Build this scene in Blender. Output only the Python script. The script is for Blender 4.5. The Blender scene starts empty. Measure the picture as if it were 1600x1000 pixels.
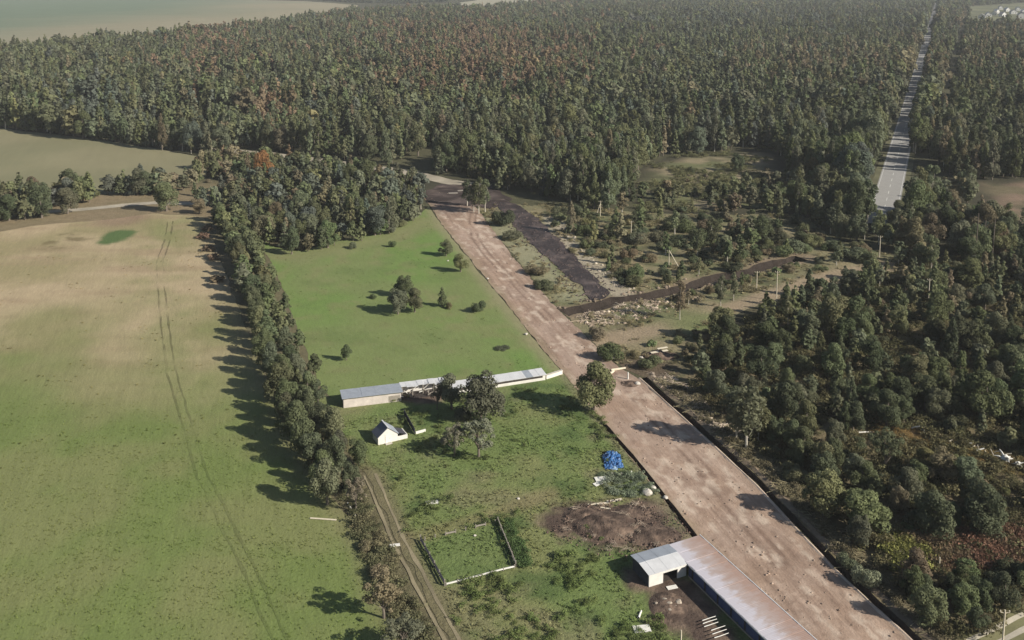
import bpy, bmesh, math, random
import numpy as np
from mathutils import Vector, Matrix
from mathutils.geometry import delaunay_2d_cdt

random.seed(7)
RNG = np.random.default_rng(11)
scene = bpy.context.scene
C = scene.collection
R = math.radians

# ---------------------------------------------------------------- camera
CAM_H, F_PX, PITCH, Y_HOR = 85.0, 1500.0, R(8.0), -50.0
CY = Y_HOR + F_PX * math.tan(PITCH)
cd = bpy.data.cameras.new('camera')
cam = bpy.data.objects.new('camera', cd)
C.objects.link(cam)
cam.location = (0, 0, CAM_H)
cam.rotation_euler = (math.pi / 2 - PITCH, 0, 0)
cd.sensor_fit = 'HORIZONTAL'
cd.sensor_width = 36.0
cd.lens = 36.0 * F_PX / 1600.0
cd.shift_y = (CY - 500.0) / 1600.0
cd.clip_start, cd.clip_end = 1.0, 30000.0
scene.camera = cam

# ---------------------------------------------------------------- sky and sun
SUN_EL = R(30)
SUN_DIR = Vector((0.905, -0.425, 0)).normalized()       # horizontal direction towards the sun
SUN_STRENGTH, SKY_STRENGTH, EXPOSURE = 4.6, 0.055, 0.55
world = bpy.data.worlds.new('World')
scene.world = world
world.use_nodes = True
wn = world.node_tree
sky = wn.nodes.new('ShaderNodeTexSky')
sky.sky_type = 'NISHITA'
sky.sun_disc = False
sky.sun_elevation = SUN_EL
sky.sun_rotation = math.atan2(SUN_DIR.x, SUN_DIR.y)
bg = wn.nodes['Background']
bg.inputs['Strength'].default_value = SKY_STRENGTH
wn.links.new(sky.outputs[0], bg.inputs['Color'])
sl = bpy.data.lights.new('sun', 'SUN')
sl.energy = SUN_STRENGTH
sl.angle = R(0.6)
sl.color = (1.0, 0.94, 0.84)
sun = bpy.data.objects.new('sun', sl)
C.objects.link(sun)
to_sun = Vector((SUN_DIR.x * math.cos(SUN_EL), SUN_DIR.y * math.cos(SUN_EL), math.sin(SUN_EL)))
sun.rotation_euler = to_sun.to_track_quat('Z', 'Y').to_euler()
scene.view_settings.view_transform = 'Standard'
scene.view_settings.look = 'None'
scene.view_settings.exposure = EXPOSURE
scene.view_settings.gamma = 1.0
scene.view_settings.use_curve_mapping = False
scene.cycles.max_bounces = 5
scene.cycles.diffuse_bounces = 2
scene.cycles.volume_bounces = 0
scene.cycles.transparent_max_bounces = 4

# ---------------------------------------------------------------- geometry helpers
_c, _s = math.cos(PITCH), math.sin(PITCH)
def G(px, py):
    """ground point (x, y) seen at a spot of the photograph measured at 1600 x 1000"""
    u, v = (px - 800.0) / F_PX, (py - CY) / F_PX
    t = CAM_H / (_s + v * _c)
    return (u * t, (_c - v * _s) * t)
def GP(poly):
    return np.array([G(*p) for p in poly])
def PIX(x, y):
    zc = y * _c + CAM_H * _s
    yc = -y * _s + CAM_H * _c
    return 800 + F_PX * x / zc, CY + F_PX * yc / zc
def SC(py):
    """pixels of the photograph per metre at a ground row"""
    return F_PX / (G(800, py)[1] * _c + CAM_H * _s)

def pip(x, y, poly):
    poly = np.asarray(poly)
    ins = np.zeros(len(x), bool)
    n = len(poly)
    for i in range(n):
        x0, y0 = poly[i]
        x1, y1 = poly[(i + 1) % n]
        if y0 == y1:
            continue
        c = ((y0 > y) != (y1 > y)) & (x < (x1 - x0) * (y - y0) / (y1 - y0) + x0)
        ins ^= c
    return ins
def segd(x, y, line):
    """distance to a polyline of ground points"""
    d = np.full(len(x), 1e9)
    for (x0, y0), (x1, y1) in zip(line[:-1], line[1:]):
        dx, dy = x1 - x0, y1 - y0
        t = np.clip(((x - x0) * dx + (y - y0) * dy) / (dx * dx + dy * dy + 1e-9), 0, 1)
        d = np.minimum(d, np.hypot(x - x0 - t * dx, y - y0 - t * dy))
    return d
def _hash(ix, iy, seed):
    h = (ix.astype(np.int64) * 374761393 + iy.astype(np.int64) * 668265263 + seed * 1442695041) & 0x7fffffff
    h = ((h ^ (h >> 13)) * 1274126177) & 0x7fffffff
    return ((h ^ (h >> 16)) & 0xffff) / 65535.0
def vnoise(x, y, seed=0):
    ix, iy = np.floor(x), np.floor(y)
    fx, fy = x - ix, y - iy
    fx, fy = fx * fx * (3 - 2 * fx), fy * fy * (3 - 2 * fy)
    a, b = _hash(ix, iy, seed), _hash(ix + 1, iy, seed)
    c, d = _hash(ix, iy + 1, seed), _hash(ix + 1, iy + 1, seed)
    return (a * (1 - fx) + b * fx) * (1 - fy) + (c * (1 - fx) + d * fx) * fy
def fbm(x, y, size, octv=4, seed=0):
    s, a, t = 0, 1.0, 0
    for o in range(octv):
        s = s + a * vnoise(x / size * 2 ** o + 17.3 * o, y / size * 2 ** o - 9.1 * o, seed + o)
        t += a
        a *= 0.55
    return s / t
def sstep(a, b, v):
    t = np.clip((v - a) / (b - a), 0, 1)
    return t * t * (3 - 2 * t)
def mixc(a, b, t):
    t = np.asarray(t)[:, None]
    a, b = np.asarray(a), np.asarray(b)
    return a * (1 - t) + b * t

def tag(o, label=None, cat=None, group=None, kind=None):
    if label: o['label'] = label
    if cat: o['category'] = cat
    if group: o['group'] = group
    if kind: o['kind'] = kind
    return o
def link(name, mesh, parent=None, loc=None):
    o = bpy.data.objects.new(name, mesh)
    C.objects.link(o)
    if parent is not None: o.parent = parent
    if loc is not None: o.location = loc
    return o
def empty(name, loc, rz=0.0):
    o = bpy.data.objects.new(name, None)
    C.objects.link(o)
    o.location = loc
    o.rotation_euler = (0, 0, rz)
    o.empty_display_size = 0.5
    return o
def mesh_np(name, verts, faces, mats=(), midx=None, smooth=False, cols=None):
    me = bpy.data.meshes.new(name)
    me.from_pydata(np.asarray(verts).tolist(), [], [list(f) for f in faces])
    for m in mats: me.materials.append(m)
    if midx is not None: me.polygons.foreach_set('material_index', np.asarray(midx, np.int32))
    if smooth: me.polygons.foreach_set('use_smooth', np.ones(len(me.polygons), bool))
    if cols is not None:
        a = me.attributes.new('albedo', 'FLOAT_COLOR', 'POINT')
        a.data.foreach_set('color', np.hstack([np.clip(cols, 0, 1), np.ones((len(cols), 1))]).astype(np.float32).ravel())
    me.update()
    return me

# ---------------------------------------------------------------- materials
def newmat(name):
    m = bpy.data.materials.new(name)
    m.use_nodes = True
    nt = m.node_tree
    b = nt.nodes['Principled BSDF']
    b.inputs['Specular IOR Level'].default_value = 0.15
    b.inputs['Roughness'].default_value = 0.9
    return m, nt, b
def N(nt, t, **kw):
    n = nt.nodes.new(t)
    for k, v in kw.items():
        if hasattr(n, k): setattr(n, k, v)
        else: n.inputs[k].default_value = v
    return n
def math_n(nt, op, a, b=None):
    n = nt.nodes.new('ShaderNodeMath'); n.operation = op
    for i, v in enumerate((a, b)):
        if v is None: continue
        if isinstance(v, (int, float)): n.inputs[i].default_value = v
        else: nt.links.new(v, n.inputs[i])
    return n.outputs[0]
def noise_val(nt, scale, detail=4, stretch=(1, 1, 1), rot=0.0, coord='Object', rough=0.6):
    tc = nt.nodes.new('ShaderNodeTexCoord')
    mp = nt.nodes.new('ShaderNodeMapping')
    mp.inputs['Scale'].default_value = stretch
    if rot: mp.vector_type = 'TEXTURE'       # stretched along a direction turned by rot
    mp.inputs['Rotation'].default_value = (0, 0, rot)
    nz = nt.nodes.new('ShaderNodeTexNoise')
    nz.inputs['Scale'].default_value = scale
    nz.inputs['Detail'].default_value = detail
    nz.inputs['Roughness'].default_value = rough
    nt.links.new(tc.outputs[coord], mp.inputs[0])
    nt.links.new(mp.outputs[0], nz.inputs[0])
    return nz.outputs[0]
def ground_mat(name, layers, bump=0.4, bump_scale=2.0, bump_dist=0.15, base=None):
    """albedo attribute (or a base colour) times several noises: layers = (scale, amplitude, stretch, rotation)"""
    m, nt, b = newmat(name)
    v = None
    for (sc, amp, st, rot) in layers:
        n = noise_val(nt, sc, 4, st, rot)
        x = math_n(nt, 'MULTIPLY', math_n(nt, 'SUBTRACT', n, 0.5), amp * 2.2)
        v = x if v is None else math_n(nt, 'ADD', v, x)
    v = math_n(nt, 'MAXIMUM', math_n(nt, 'ADD', v, 1.0), 0.25)
    if base is None:
        src = N(nt, 'ShaderNodeAttribute', attribute_name='albedo').outputs['Color']
    else:
        rgb = nt.nodes.new('ShaderNodeRGB'); rgb.outputs[0].default_value = (*base, 1); src = rgb.outputs[0]
    vm = nt.nodes.new('ShaderNodeVectorMath'); vm.operation = 'SCALE'
    nt.links.new(src, vm.inputs[0]); nt.links.new(v, vm.inputs['Scale'])
    nt.links.new(vm.outputs[0], b.inputs['Base Color'])
    if bump:
        bn = nt.nodes.new('ShaderNodeBump')
        bn.inputs['Strength'].default_value = bump
        bn.inputs['Distance'].default_value = bump_dist
        nt.links.new(noise_val(nt, bump_scale, 6), bn.inputs['Height'])
        nt.links.new(bn.outputs[0], b.inputs['Normal'])
    return m
def plain(name, col, rough=0.8, spec=0.2, var=0.25, scale=1.5, metal=0.0, bump=0.0, stretch=(1, 1, 1), coord='Object'):
    m, nt, b = newmat(name)
    n = noise_val(nt, scale, 5, stretch, 0, coord)
    v = math_n(nt, 'ADD', math_n(nt, 'MULTIPLY', math_n(nt, 'SUBTRACT', n, 0.5), var * 2.2), 1.0)
    rgb = nt.nodes.new('ShaderNodeRGB'); rgb.outputs[0].default_value = (*col, 1)
    vm = nt.nodes.new('ShaderNodeVectorMath'); vm.operation = 'SCALE'
    nt.links.new(rgb.outputs[0], vm.inputs[0]); nt.links.new(v, vm.inputs['Scale'])
    nt.links.new(vm.outputs[0], b.inputs['Base Color'])
    b.inputs['Roughness'].default_value = rough
    b.inputs['Specular IOR Level'].default_value = spec
    b.inputs['Metallic'].default_value = metal
    if bump:
        bn = nt.nodes.new('ShaderNodeBump'); bn.inputs['Strength'].default_value = bump; bn.inputs['Distance'].default_value = 0.1
        nt.links.new(noise_val(nt, scale * 4, 5), bn.inputs['Height']); nt.links.new(bn.outputs[0], b.inputs['Normal'])
    return m
def tinted(name, leaf=True, var=0.27, hue=0.12, translucent=0.25):
    """colour comes from the 'tint' of the instance or of the object; every leaf or clump differs a little"""
    m, nt, b = newmat(name)
    at = N(nt, 'ShaderNodeAttribute', attribute_name='tint'); at.attribute_type = 'INSTANCER'
    ge = nt.nodes.new('ShaderNodeNewGeometry')
    n = noise_val(nt, 0.55, 2)
    v = math_n(nt, 'ADD', math_n(nt, 'MULTIPLY', math_n(nt, 'SUBTRACT', n, 0.5), var * 1.6), math_n(nt, 'ADD', math_n(nt, 'MULTIPLY', ge.outputs['Random Per Island'], var), 1 - var / 2))
    vm = nt.nodes.new('ShaderNodeVectorMath'); vm.operation = 'SCALE'
    nt.links.new(at.outputs['Color'], vm.inputs[0]); nt.links.new(v, vm.inputs['Scale'])
    nt.links.new(vm.outputs[0], b.inputs['Base Color'])
    b.inputs['Specular IOR Level'].default_value = 0.08
    if translucent:
        tr = nt.nodes.new('ShaderNodeBsdfTranslucent')
        nt.links.new(vm.outputs[0], tr.inputs['Color'])
        mx = nt.nodes.new('ShaderNodeMixShader'); mx.inputs[0].default_value = translucent
        nt.links.new(b.outputs[0], mx.inputs[1]); nt.links.new(tr.outputs[0], mx.inputs[2])
        nt.links.new(mx.outputs[0], nt.nodes['Material Output'].inputs['Surface'])
    return m

M_leaf = tinted('foliage', translucent=0.32)
M_blade = tinted('grass_blades', var=0.3, translucent=0.2)
M_weed = tinted('weed_leaves', var=0.4, translucent=0.3)
M_clod = tinted('loose_soil', var=0.5, translucent=0)
M_bark = plain('grey_bark', (0.16, 0.135, 0.11), 0.95, 0.05, 0.4, 3.0)
M_birch = plain('pale_birch_bark', (0.46, 0.42, 0.35), 0.9, 0.05, 0.5, 2.2, stretch=(1, 1, 3))

# ---------------------------------------------------------------- sheets of ground
D1 = [(1006, 590), (1060, 639), (1120, 693), (1190, 757), (1250, 822), (1310, 885), (1370, 942), (1425, 990), (1565, 1128), (1725, 1298)]
D2 = [(944, 664), (992, 718), (1042, 782), (1090, 844)]
D3 = [(880, 489), (925, 480), (962, 469), (1010, 464), (1062, 452), (1110, 437), (1160, 428), (1205, 413), (1252, 403)]
def offset_line(line, half, jitter=0.0, seed=0, step=1.5):
    """left and right edge of a band round a ground polyline"""
    line = np.asarray(line, float)
    pts = []
    for a, b in zip(line[:-1], line[1:]):
        n = max(1, int(np.hypot(*(b - a)) / step))
        for k in range(n): pts.append(a + (b - a) * k / n)
    pts.append(line[-1])
    pts = np.array(pts)
    d = np.gradient(pts, axis=0)
    d /= np.linalg.norm(d, axis=1)[:, None] + 1e-9
    nrm = np.stack([-d[:, 1], d[:, 0]], 1)
    h = np.full(len(pts), half)
    j1 = (fbm(pts[:, 0], pts[:, 1], 3.0, 3, seed) - 0.5) * 2 * jitter
    j2 = (fbm(pts[:, 0], pts[:, 1], 3.0, 3, seed + 50) - 0.5) * 2 * jitter
    return pts + nrm * (h + j1)[:, None], pts - nrm * (h + j2)[:, None], pts
def make_ditch(name, px, half, depth, col, mat, seed, jit):
    L, Rr, mid = offset_line(GP(px), half, jit, seed)
    hole = np.vstack([L, Rr[::-1]])
    rows = []
    for t, dz in ((0.0, 0.03), (0.16, -depth * 0.75), (0.38, -depth), (0.62, -depth), (0.84, -depth * 0.75), (1.0, 0.03)):
        p = L * (1 - t) + Rr * t
        wob = (fbm(p[:, 0] + 31 * t, p[:, 1], 1.2, 3, seed) - 0.5) * 0.4 * (0 < t < 1)
        rows.append(np.column_stack([p, dz + wob]))
    n = len(L)
    V = np.vstack(rows)
    Fs = [(r * n + i, r * n + i + 1, (r + 1) * n + i + 1, (r + 1) * n + i) for r in range(5) for i in range(n - 1)]
    k = fbm(V[:, 0], V[:, 1], 1.5, 3, seed)
    me = mesh_np(name, V, Fs, [mat], cols=np.outer(0.6 + 0.8 * k, np.array(col)))
    o = link(name, me)
    tag(o, kind='structure')
    return hole

M_soil = ground_mat('dug_soil', [(0.9, 0.4, (1, 1, 1), 0)], 0.8, 2.5, 0.3)
hole1 = make_ditch('drainage_ditch', D1, 0.62, 1.4, (0.085, 0.06, 0.045), M_soil, 3, 0.35)
hole2 = make_ditch('drainage_ditch', D2, 0.42, 0.9, (0.085, 0.06, 0.045), M_soil, 4, 0.15)
hole3 = make_ditch('drainage_ditch', D3, 2.5, 1.9, (0.034, 0.026, 0.021), M_soil, 5, 1.3)
HOLES = [hole1, hole2, hole3]

def sheet(name, poly, spacing, z, colfn, mat, holes=(), jitter=0.4, grain=5.0, seed=0, world_pts=False, relief=0.0):
    P = np.asarray(poly, float) if world_pts else GP(poly)
    bp = []
    for a, b in zip(P, np.roll(P, -1, 0)):
        L = np.hypot(*(b - a))
        n = max(1, int(L / spacing))
        for k in range(n): bp.append(a + (b - a) * k / n)
    bp = np.array(bp)
    bp[:, 0] += (fbm(bp[:, 0], bp[:, 1], grain, 4, seed + 5) - 0.5) * 4 * jitter
    bp[:, 1] += (fbm(bp[:, 0], bp[:, 1], grain, 4, seed + 77) - 0.5) * 4 * jitter
    x0, y0 = bp.min(0); x1, y1 = bp.max(0)
    gx, gy = np.meshgrid(np.arange(x0, x1, spacing), np.arange(y0, y1, spacing))
    gx, gy = gx.ravel(), gy.ravel()
    gx = gx + RNG.uniform(-.35, .35, len(gx)) * spacing
    gy = gy + RNG.uniform(-.35, .35, len(gy)) * spacing
    k = pip(gx, gy, bp)
    pts = [Vector(p) for p in bp] + [Vector(p) for p in np.column_stack([gx[k], gy[k]])]
    edges = [(i, (i + 1) % len(bp)) for i in range(len(bp))]
    use = []
    for h in holes:
        if pip(h[:, 0], h[:, 1], bp).any() or pip(bp[:, 0], bp[:, 1], h).any():
            s0 = len(pts)
            pts += [Vector(p) for p in h]
            edges += [(s0 + i, s0 + (i + 1) % len(h)) for i in range(len(h))]
            use.append(h)
    r = delaunay_2d_cdt(pts, edges, [], 0, 1e-4, False)
    V = np.array([(v.x, v.y) for v in r[0]])
    T = np.array([f for f in r[2]])
    cen = V[T].mean(1)
    keep = pip(cen[:, 0], cen[:, 1], bp)
    for h in use: keep &= ~pip(cen[:, 0], cen[:, 1], h)
    T = T[keep]
    u, inv = np.unique(T, return_inverse=True)
    V, T = V[u], inv.reshape(T.shape)
    cols = colfn(V[:, 0], V[:, 1])
    zz = np.full(len(V), z)
    if relief:
        zz = zz + (fbm(V[:, 0], V[:, 1], 2.2, 3, seed + 9) - 0.35) * relief
    me = mesh_np(name, np.column_stack([V, zz]), T, [mat], cols=cols, smooth=bool(relief))
    o = link(name, me)
    tag(o, kind='structure')
    return o
def ribbon(name, px, width, z, col, mat, jitter=0.15, seed=0, step=1.5, var=0.4, world_pts=False, colfn=None, crown=0.0):
    L, Rr, mid = offset_line(px if world_pts else GP(px), width / 2, jitter, seed, step)
    n = len(L)
    M_ = (L + Rr) / 2
    V = np.vstack([np.column_stack([p, np.full(n, z) + (dz_ * (.5 + fbm(p[:, 0], p[:, 1], 2.0, 3, seed)) if dz_ else 0)]) for p, dz_ in ((L, 0), (M_, crown), (Rr, 0))])
    Fs = [(r * n + i, r * n + i + 1, (r + 1) * n + i + 1, (r + 1) * n + i) for r in range(2) for i in range(n - 1)]
    k = fbm(V[:, 0], V[:, 1], 4.0, 3, seed + 3)
    me = mesh_np(name, V, [f[::-1] for f in Fs], [mat], cols=np.outer(1 + var * 2 * (k - 0.5), np.array(col)) if colfn is None else colfn(V[:, 0], V[:, 1]))
    o = link(name, me)
    tag(o, kind='structure')
    return o

# albedo palette
STRAW, MEADOW, GREEN2 = (0.385, 0.305, 0.19), (0.145, 0.185, 0.056), (0.137, 0.208, 0.056)
FARM, BROWN, PEAT, DIRT = (0.145, 0.17, 0.068), (0.11, 0.08, 0.055), (0.045, 0.034, 0.031), (0.36, 0.265, 0.205)
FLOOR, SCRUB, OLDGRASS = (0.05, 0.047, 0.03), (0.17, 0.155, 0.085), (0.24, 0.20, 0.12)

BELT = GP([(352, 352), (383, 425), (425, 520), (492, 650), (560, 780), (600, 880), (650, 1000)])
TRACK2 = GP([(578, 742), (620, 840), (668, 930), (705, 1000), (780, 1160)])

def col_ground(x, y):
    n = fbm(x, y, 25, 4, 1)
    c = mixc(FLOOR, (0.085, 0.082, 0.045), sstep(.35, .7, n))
    k = pip(x, y, GP([(1400, 404), (1720, 404), (2100, 560), (2100, 1000), (1720, 1010), (1500, 1080), (1420, 990), (1292, 860), (1184, 750), (1070, 640), (1050, 590), (1112, 545), (1230, 472)]))
    c = mixc(c, mixc((0.14, 0.118, 0.065), (0.19, 0.15, 0.09), fbm(x, y, 8, 3, 67)), k * .9)
    d = segd(x, y, GP([(-300, 352), (0, 336), (90, 330), (145, 326), (240, 317), (330, 312)]))
    c = mixc(c, mixc((0.24, 0.18, 0.115), (0.17, 0.145, 0.08), fbm(x, y, 9, 3, 66)), 1 - sstep(18, 40, d))
    d = segd(x, y, BELT)
    c = mixc(c, mixc((0.13, 0.12, 0.06), (0.17, 0.14, 0.09), fbm(x, y, 4, 3, 6)), 0.8 * (1 - sstep(9, 16, d)))
    return c
def col_left(x, y):
    n = fbm(x, y, 38, 4, 21)
    row = fbm(x * 0.35, y * 2.5, 12, 3, 4)
    xl = -95 + 0.0 * x
    t = sstep(172, 262, y + (n - .5) * 120 + (x + 60) * 0.35 * -1 * 0 + 18 * sstep(-62, -90, x))
    green = mixc(MEADOW, (0.18, 0.195, 0.075), sstep(.35, .65, fbm(x, y, 14, 4, 31)))
    straw = mixc(STRAW, (0.275, 0.235, 0.125), sstep(.35, .7, fbm(x, y, 22, 4, 41)))
    straw = mixc(straw, (0.29, 0.215, 0.135), sstep(.5, .75, row) * .6)
    tr = segd(x, y, TRACK1)
    t = t * (1 - 0.55 * np.exp(-(tr / 9.0) ** 2) * sstep(.25, .6, fbm(x, y, 10, 3, 8)))
    c = mixc(green, straw, t)
    cx, cy = G(183, 369)
    e = np.hypot((x - cx) / 4.6, (y - cy) / 9.5) + (fbm(x, y, 3, 2, 9) - .5) * .5
    c = mixc((0.085, 0.13, 0.045), c, sstep(0.8, 1.1, e))
    cx, cy = G(100, 376)
    e = np.hypot((x - cx) / 9, (y - cy) / 11)
    w = (1 - sstep(.5, 1.3, e)) * sstep(.5, .6, fbm(x, y, 5, 3, 19))
    c = mixc(c, (0.15, 0.12, 0.06), w * .8)
    cx, cy = G(190, 342)
    e = np.hypot((x - cx) / 11, (y - cy) / 12)
    c = mixc(c, (0.22, 0.15, 0.105), (1 - sstep(.4, 1.2, e)) * .7)
    d = segd(x, y, LEFT_EDGE)
    return mixc(c, (0.2, 0.17, 0.1), (1 - sstep(0.5, 4, d)) * .5)
TRACK1 = GP([(266, 346), (262, 375), (250, 408), (252, 450), (258, 510), (268, 580), (285, 640), (302, 690), (316, 745), (332, 772), (352, 815), (390, 890), (420, 960), (450, 1030), (500, 1160)])
LEFT_EDGE = GP([(318, 338), (333, 372), (352, 425), (380, 500), (415, 590), (455, 680), (500, 745), (545, 810), (575, 870), (590, 930), (640, 1010)])
def col_mid(x, y):
    n = fbm(x, y, 26, 4, 2)
    c = mixc(GREEN2, (0.165, 0.202, 0.073), sstep(.35, .65, n))
    c = mixc(c, (0.2, 0.19, 0.09), sstep(.56, .72, fbm(x, y, 5, 4, 22)) * .5)
    c = mixc(c, (0.125, 0.17, 0.055), sstep(.55, .75, fbm(x, y, 9, 4, 12)) * .6)
    d = segd(x, y, STRIP_L)
    c = mixc(c, (0.27, 0.23, 0.14), (1 - sstep(0.5, 4.5, d)) * .7)
    d = segd(x, y, GP([(420, 395), (470, 404), (540, 386), (610, 374), (662, 348)]))
    return mixc(c, (0.21, 0.2, 0.10), (1 - sstep(1, 9, d)) * .55)
STRIP_L = GP([(655, 300), (672, 322), (690, 350), (745, 418), (800, 485), (850, 548), (885, 590), (932, 648), (982, 712), (1032, 775), (1082, 838), (1240, 1000), (1480, 1300)])
YARD_MUD_SHADE = [((1085, 960), 3.5, 9), ((1120, 1010), 3.5, 9), ((1000, 905), 3, 4), ((945, 820), 9, 7), ((1030, 835), 6, 5), ((1050, 935), 5, 8), ((1000, 800), 5, 4), ((660, 622), 6, 3.0), ((890, 815), 6, 4)]  # patches along the long stable wing paint its ground shadow, the rest are mud
def col_farm(x, y):
    n = fbm(x, y, 11, 4, 3)
    c = mixc((0.135, 0.178, 0.058), (0.175, 0.188, 0.075), sstep(.35, .68, n))
    c = mixc(c, (0.075, 0.115, 0.036), sstep(.55, .72, fbm(x, y, 5.5, 4, 13)) * .8)
    c = mixc(c, (0.2, 0.175, 0.1), sstep(.58, .76, fbm(x, y, 8, 4, 23)) * .55)
    for (p, rx, ry) in YARD_MUD_SHADE:
        cx, cy = G(*p)
        e = np.hypot((x - cx) / rx, (y - cy) / ry) + (fbm(x, y, 2.5, 3, 33) - .5) * 1.1
        mud_shade = mixc((0.085, 0.06, 0.047), (0.18, 0.13, 0.095), sstep(.4, .7, fbm(x, y, 2.0, 3, 34)))
        c = mixc(mud_shade, c, sstep(.55, 1.1, e))
    d = segd(x, y, TRACK2)
    c = mixc(c, mixc((0.185, 0.165, 0.09), (0.14, 0.145, 0.065), fbm(x, y, 3, 3, 5)), (1 - sstep(1.6, 3.4, d)) * .8)
    d = segd(x, y, GP([(620, 850), (690, 828), (790, 800), (860, 770)]))
    c = mixc(c, (0.2, 0.17, 0.085), (1 - sstep(.8, 2.6, d)) * .6)
    ins = pip(x, y, GP([(660, 848), (697, 914), (803, 887), (776, 816)]))
    c = mixc(c, mixc((0.135, 0.185, 0.06), (0.11, 0.15, 0.05), fbm(x, y, 3, 3, 44)), ins * .8)
    d = segd(x, y, GP([(540, 690), (580, 760), (640, 880), (705, 1010), (760, 1300)]))
    c = mixc(c, (0.15, 0.12, 0.075), (1 - sstep(.5, 3.0, d)) * .6)
    d = segd(x, y, STRIP_L[5:])
    return mixc(c, (0.2, 0.17, 0.105), (1 - sstep(.5, 2.5, d)) * .6)
DIRT_TRACKS = [[(742, 322), (738, 345), (742, 372), (762, 400), (790, 428), (830, 470), (880, 520)], [(1196, 880), (1212, 920), (1230, 960)], [(1214, 880), (1228, 915), (1245, 955)],
               [(1170, 800), (1215, 850), (1262, 905), (1330, 985)], [(1100, 740), (1170, 822), (1222, 880)], [(985, 612), (1030, 662), (1095, 730), (1160, 800)]]
def col_dirt(x, y):
    n = fbm(x, y, 9, 4, 4)
    c = mixc(DIRT, (0.345, 0.245, 0.18), sstep(.4, .7, n))
    # wheel-polished lanes run along the strip
    ax = np.array(STRIP_L[10]) - np.array(STRIP_L[1]); ax /= np.hypot(*ax)
    al, ac = x * ax[0] + y * ax[1], x * -ax[1] + y * ax[0]
    lane = fbm(ac * 1.0, al * 0.06, 1.1, 3, 14)
    c = mixc(c, (0.47, 0.35, 0.27), sstep(.5, .75, lane) * .5)
    c = mixc(c, (0.27, 0.185, 0.135), sstep(.5, .68, fbm(x, y, 3.2, 4, 84)) * .5)
    c = mixc(c, (0.22, 0.15, 0.11), sstep(.54, .66, fbm(ac * 1.5, al * .045, 1.0, 3, 34)) * .6)
    c = mixc(c, (0.24, 0.165, 0.12), sstep(.55, .75, fbm(ac, al * .09, 1.4, 3, 24)) * .45)
    c = mixc(c, (0.55, 0.445, 0.35), sstep(.54, .7, fbm(ac * 1.6, al * .7, 2.4, 4, 64)) * .7)
    for ln in DIRT_TRACKS:
        for q in offset_line(GP(ln), 0.95)[:2]:
            d = segd(x, y, q[::3])
            c = mixc(c, (0.20, 0.135, 0.10), (1 - sstep(.12, .6, d)) * .9 * sstep(.35, .55, fbm(x, y, 5, 2, 94)))
    # raw darker soil at the far end and by the crossing
    far = 1 - sstep(0.3, 1.2, np.hypot((x - G(700, 305)[0]) / 18, (y - G(700, 305)[1]) / 34))
    c = mixc(c, (0.12, 0.088, 0.075), far * .85)
    cx, cy = G(985, 572)
    e = np.hypot((x - cx) / 9, (y - cy) / 9)
    c = mixc(c, (0.17, 0.115, 0.085), (1 - sstep(.3, 1.2, e)) * .6)
    dL = segd(x, y, STRIP_L)
    e = fbm(x, y, 2.5, 3, 54)
    c = mixc(c, (0.26, 0.2, 0.125), (1 - sstep(.3, 2.4, dL + (e - .5) * 2)) * .6)
    dR = segd(x, y, STRIP_R)
    return mixc(c, (0.25, 0.18, 0.13), (1 - sstep(.3, 2.0, dR)) * .4)
STRIP_R = GP([(700, 298), (735, 312), (748, 330), (765, 352), (800, 400), (860, 472), (900, 510), (945, 555), (960, 570), (1000, 594), (1052, 641), (1112, 696), (1182, 760), (1242, 826), (1302, 888), (1362, 946), (1416, 994), (1556, 1132), (1716, 1300)])
PATH_A = GP([(1400, 413), (1340, 420), (1270, 432), (1210, 446), (1160, 462)])
PATH_B = GP([(940, 533), (1000, 520), (1060, 507), (1120, 488), (1165, 474), (1230, 452), (1300, 432), (1390, 415)])
def col_scrub(x, y):
    n = fbm(x, y, 14, 4, 7)
    c = mixc(SCRUB, (0.12, 0.13, 0.06), sstep(.35, .65, n))
    c = mixc(c, OLDGRASS, sstep(.42, .66, fbm(x, y, 8, 4, 17)) * .85)
    c = mixc(c, (0.085, 0.075, 0.045), sstep(.6, .76, fbm(x, y, 5, 4, 27)) * .7)
    d = segd(x, y, PATH_B)
    c = mixc(c, (0.30, 0.23, 0.155), (1 - sstep(2.0, 5.5, d + (n - .5) * 3)) * .85)
    d = segd(x, y, GP(D3))
    c = mixc(c, (0.22, 0.16, 0.11), (1 - sstep(2.5, 6, d + (n - .5) * 5)) * .7)
    d = segd(x, y, GP([(860, 340), (900, 395), (935, 430), (975, 462)]))
    c = mixc(c, (0.36, 0.31, 0.23), (1 - sstep(1.5, 5.0, d + (n - .5) * 3)) * .85)
    d = segd(x, y, GP([(775, 345), (815, 385), (860, 430), (895, 465)]))
    c = mixc(c, (0.27, 0.26, 0.16), (1 - sstep(2.0, 6.0, d + (n - .5) * 4)) * .8)
    cx, cy = G(1100, 505)
    e = np.hypot((x - cx) / 12, (y - cy) / 10)
    c = mixc(c, (0.13, 0.16, 0.06), (1 - sstep(.4, 1.2, e)) * .8)
    cx, cy = G(1000, 575)
    e = np.hypot((x - cx) / 11, (y - cy) / 7)
    c = mixc(c, (0.10, 0.07, 0.052), (1 - sstep(.5, 1.2, e)) * .8)
    return c
def col_peat(x, y):
    n = fbm(x, y, 4, 4, 8)
    return mixc(mixc(PEAT, (0.115, 0.088, 0.078), sstep(.45, .75, n)), (0.2, 0.15, 0.12), sstep(.66, .8, fbm(x, y, 2.5, 3, 18)) * .7)
def col_flat(a, b, size, seed):
    return lambda x, y: mixc(a, b, sstep(.35, .65, fbm(x, y, size, 4, seed)))

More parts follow.
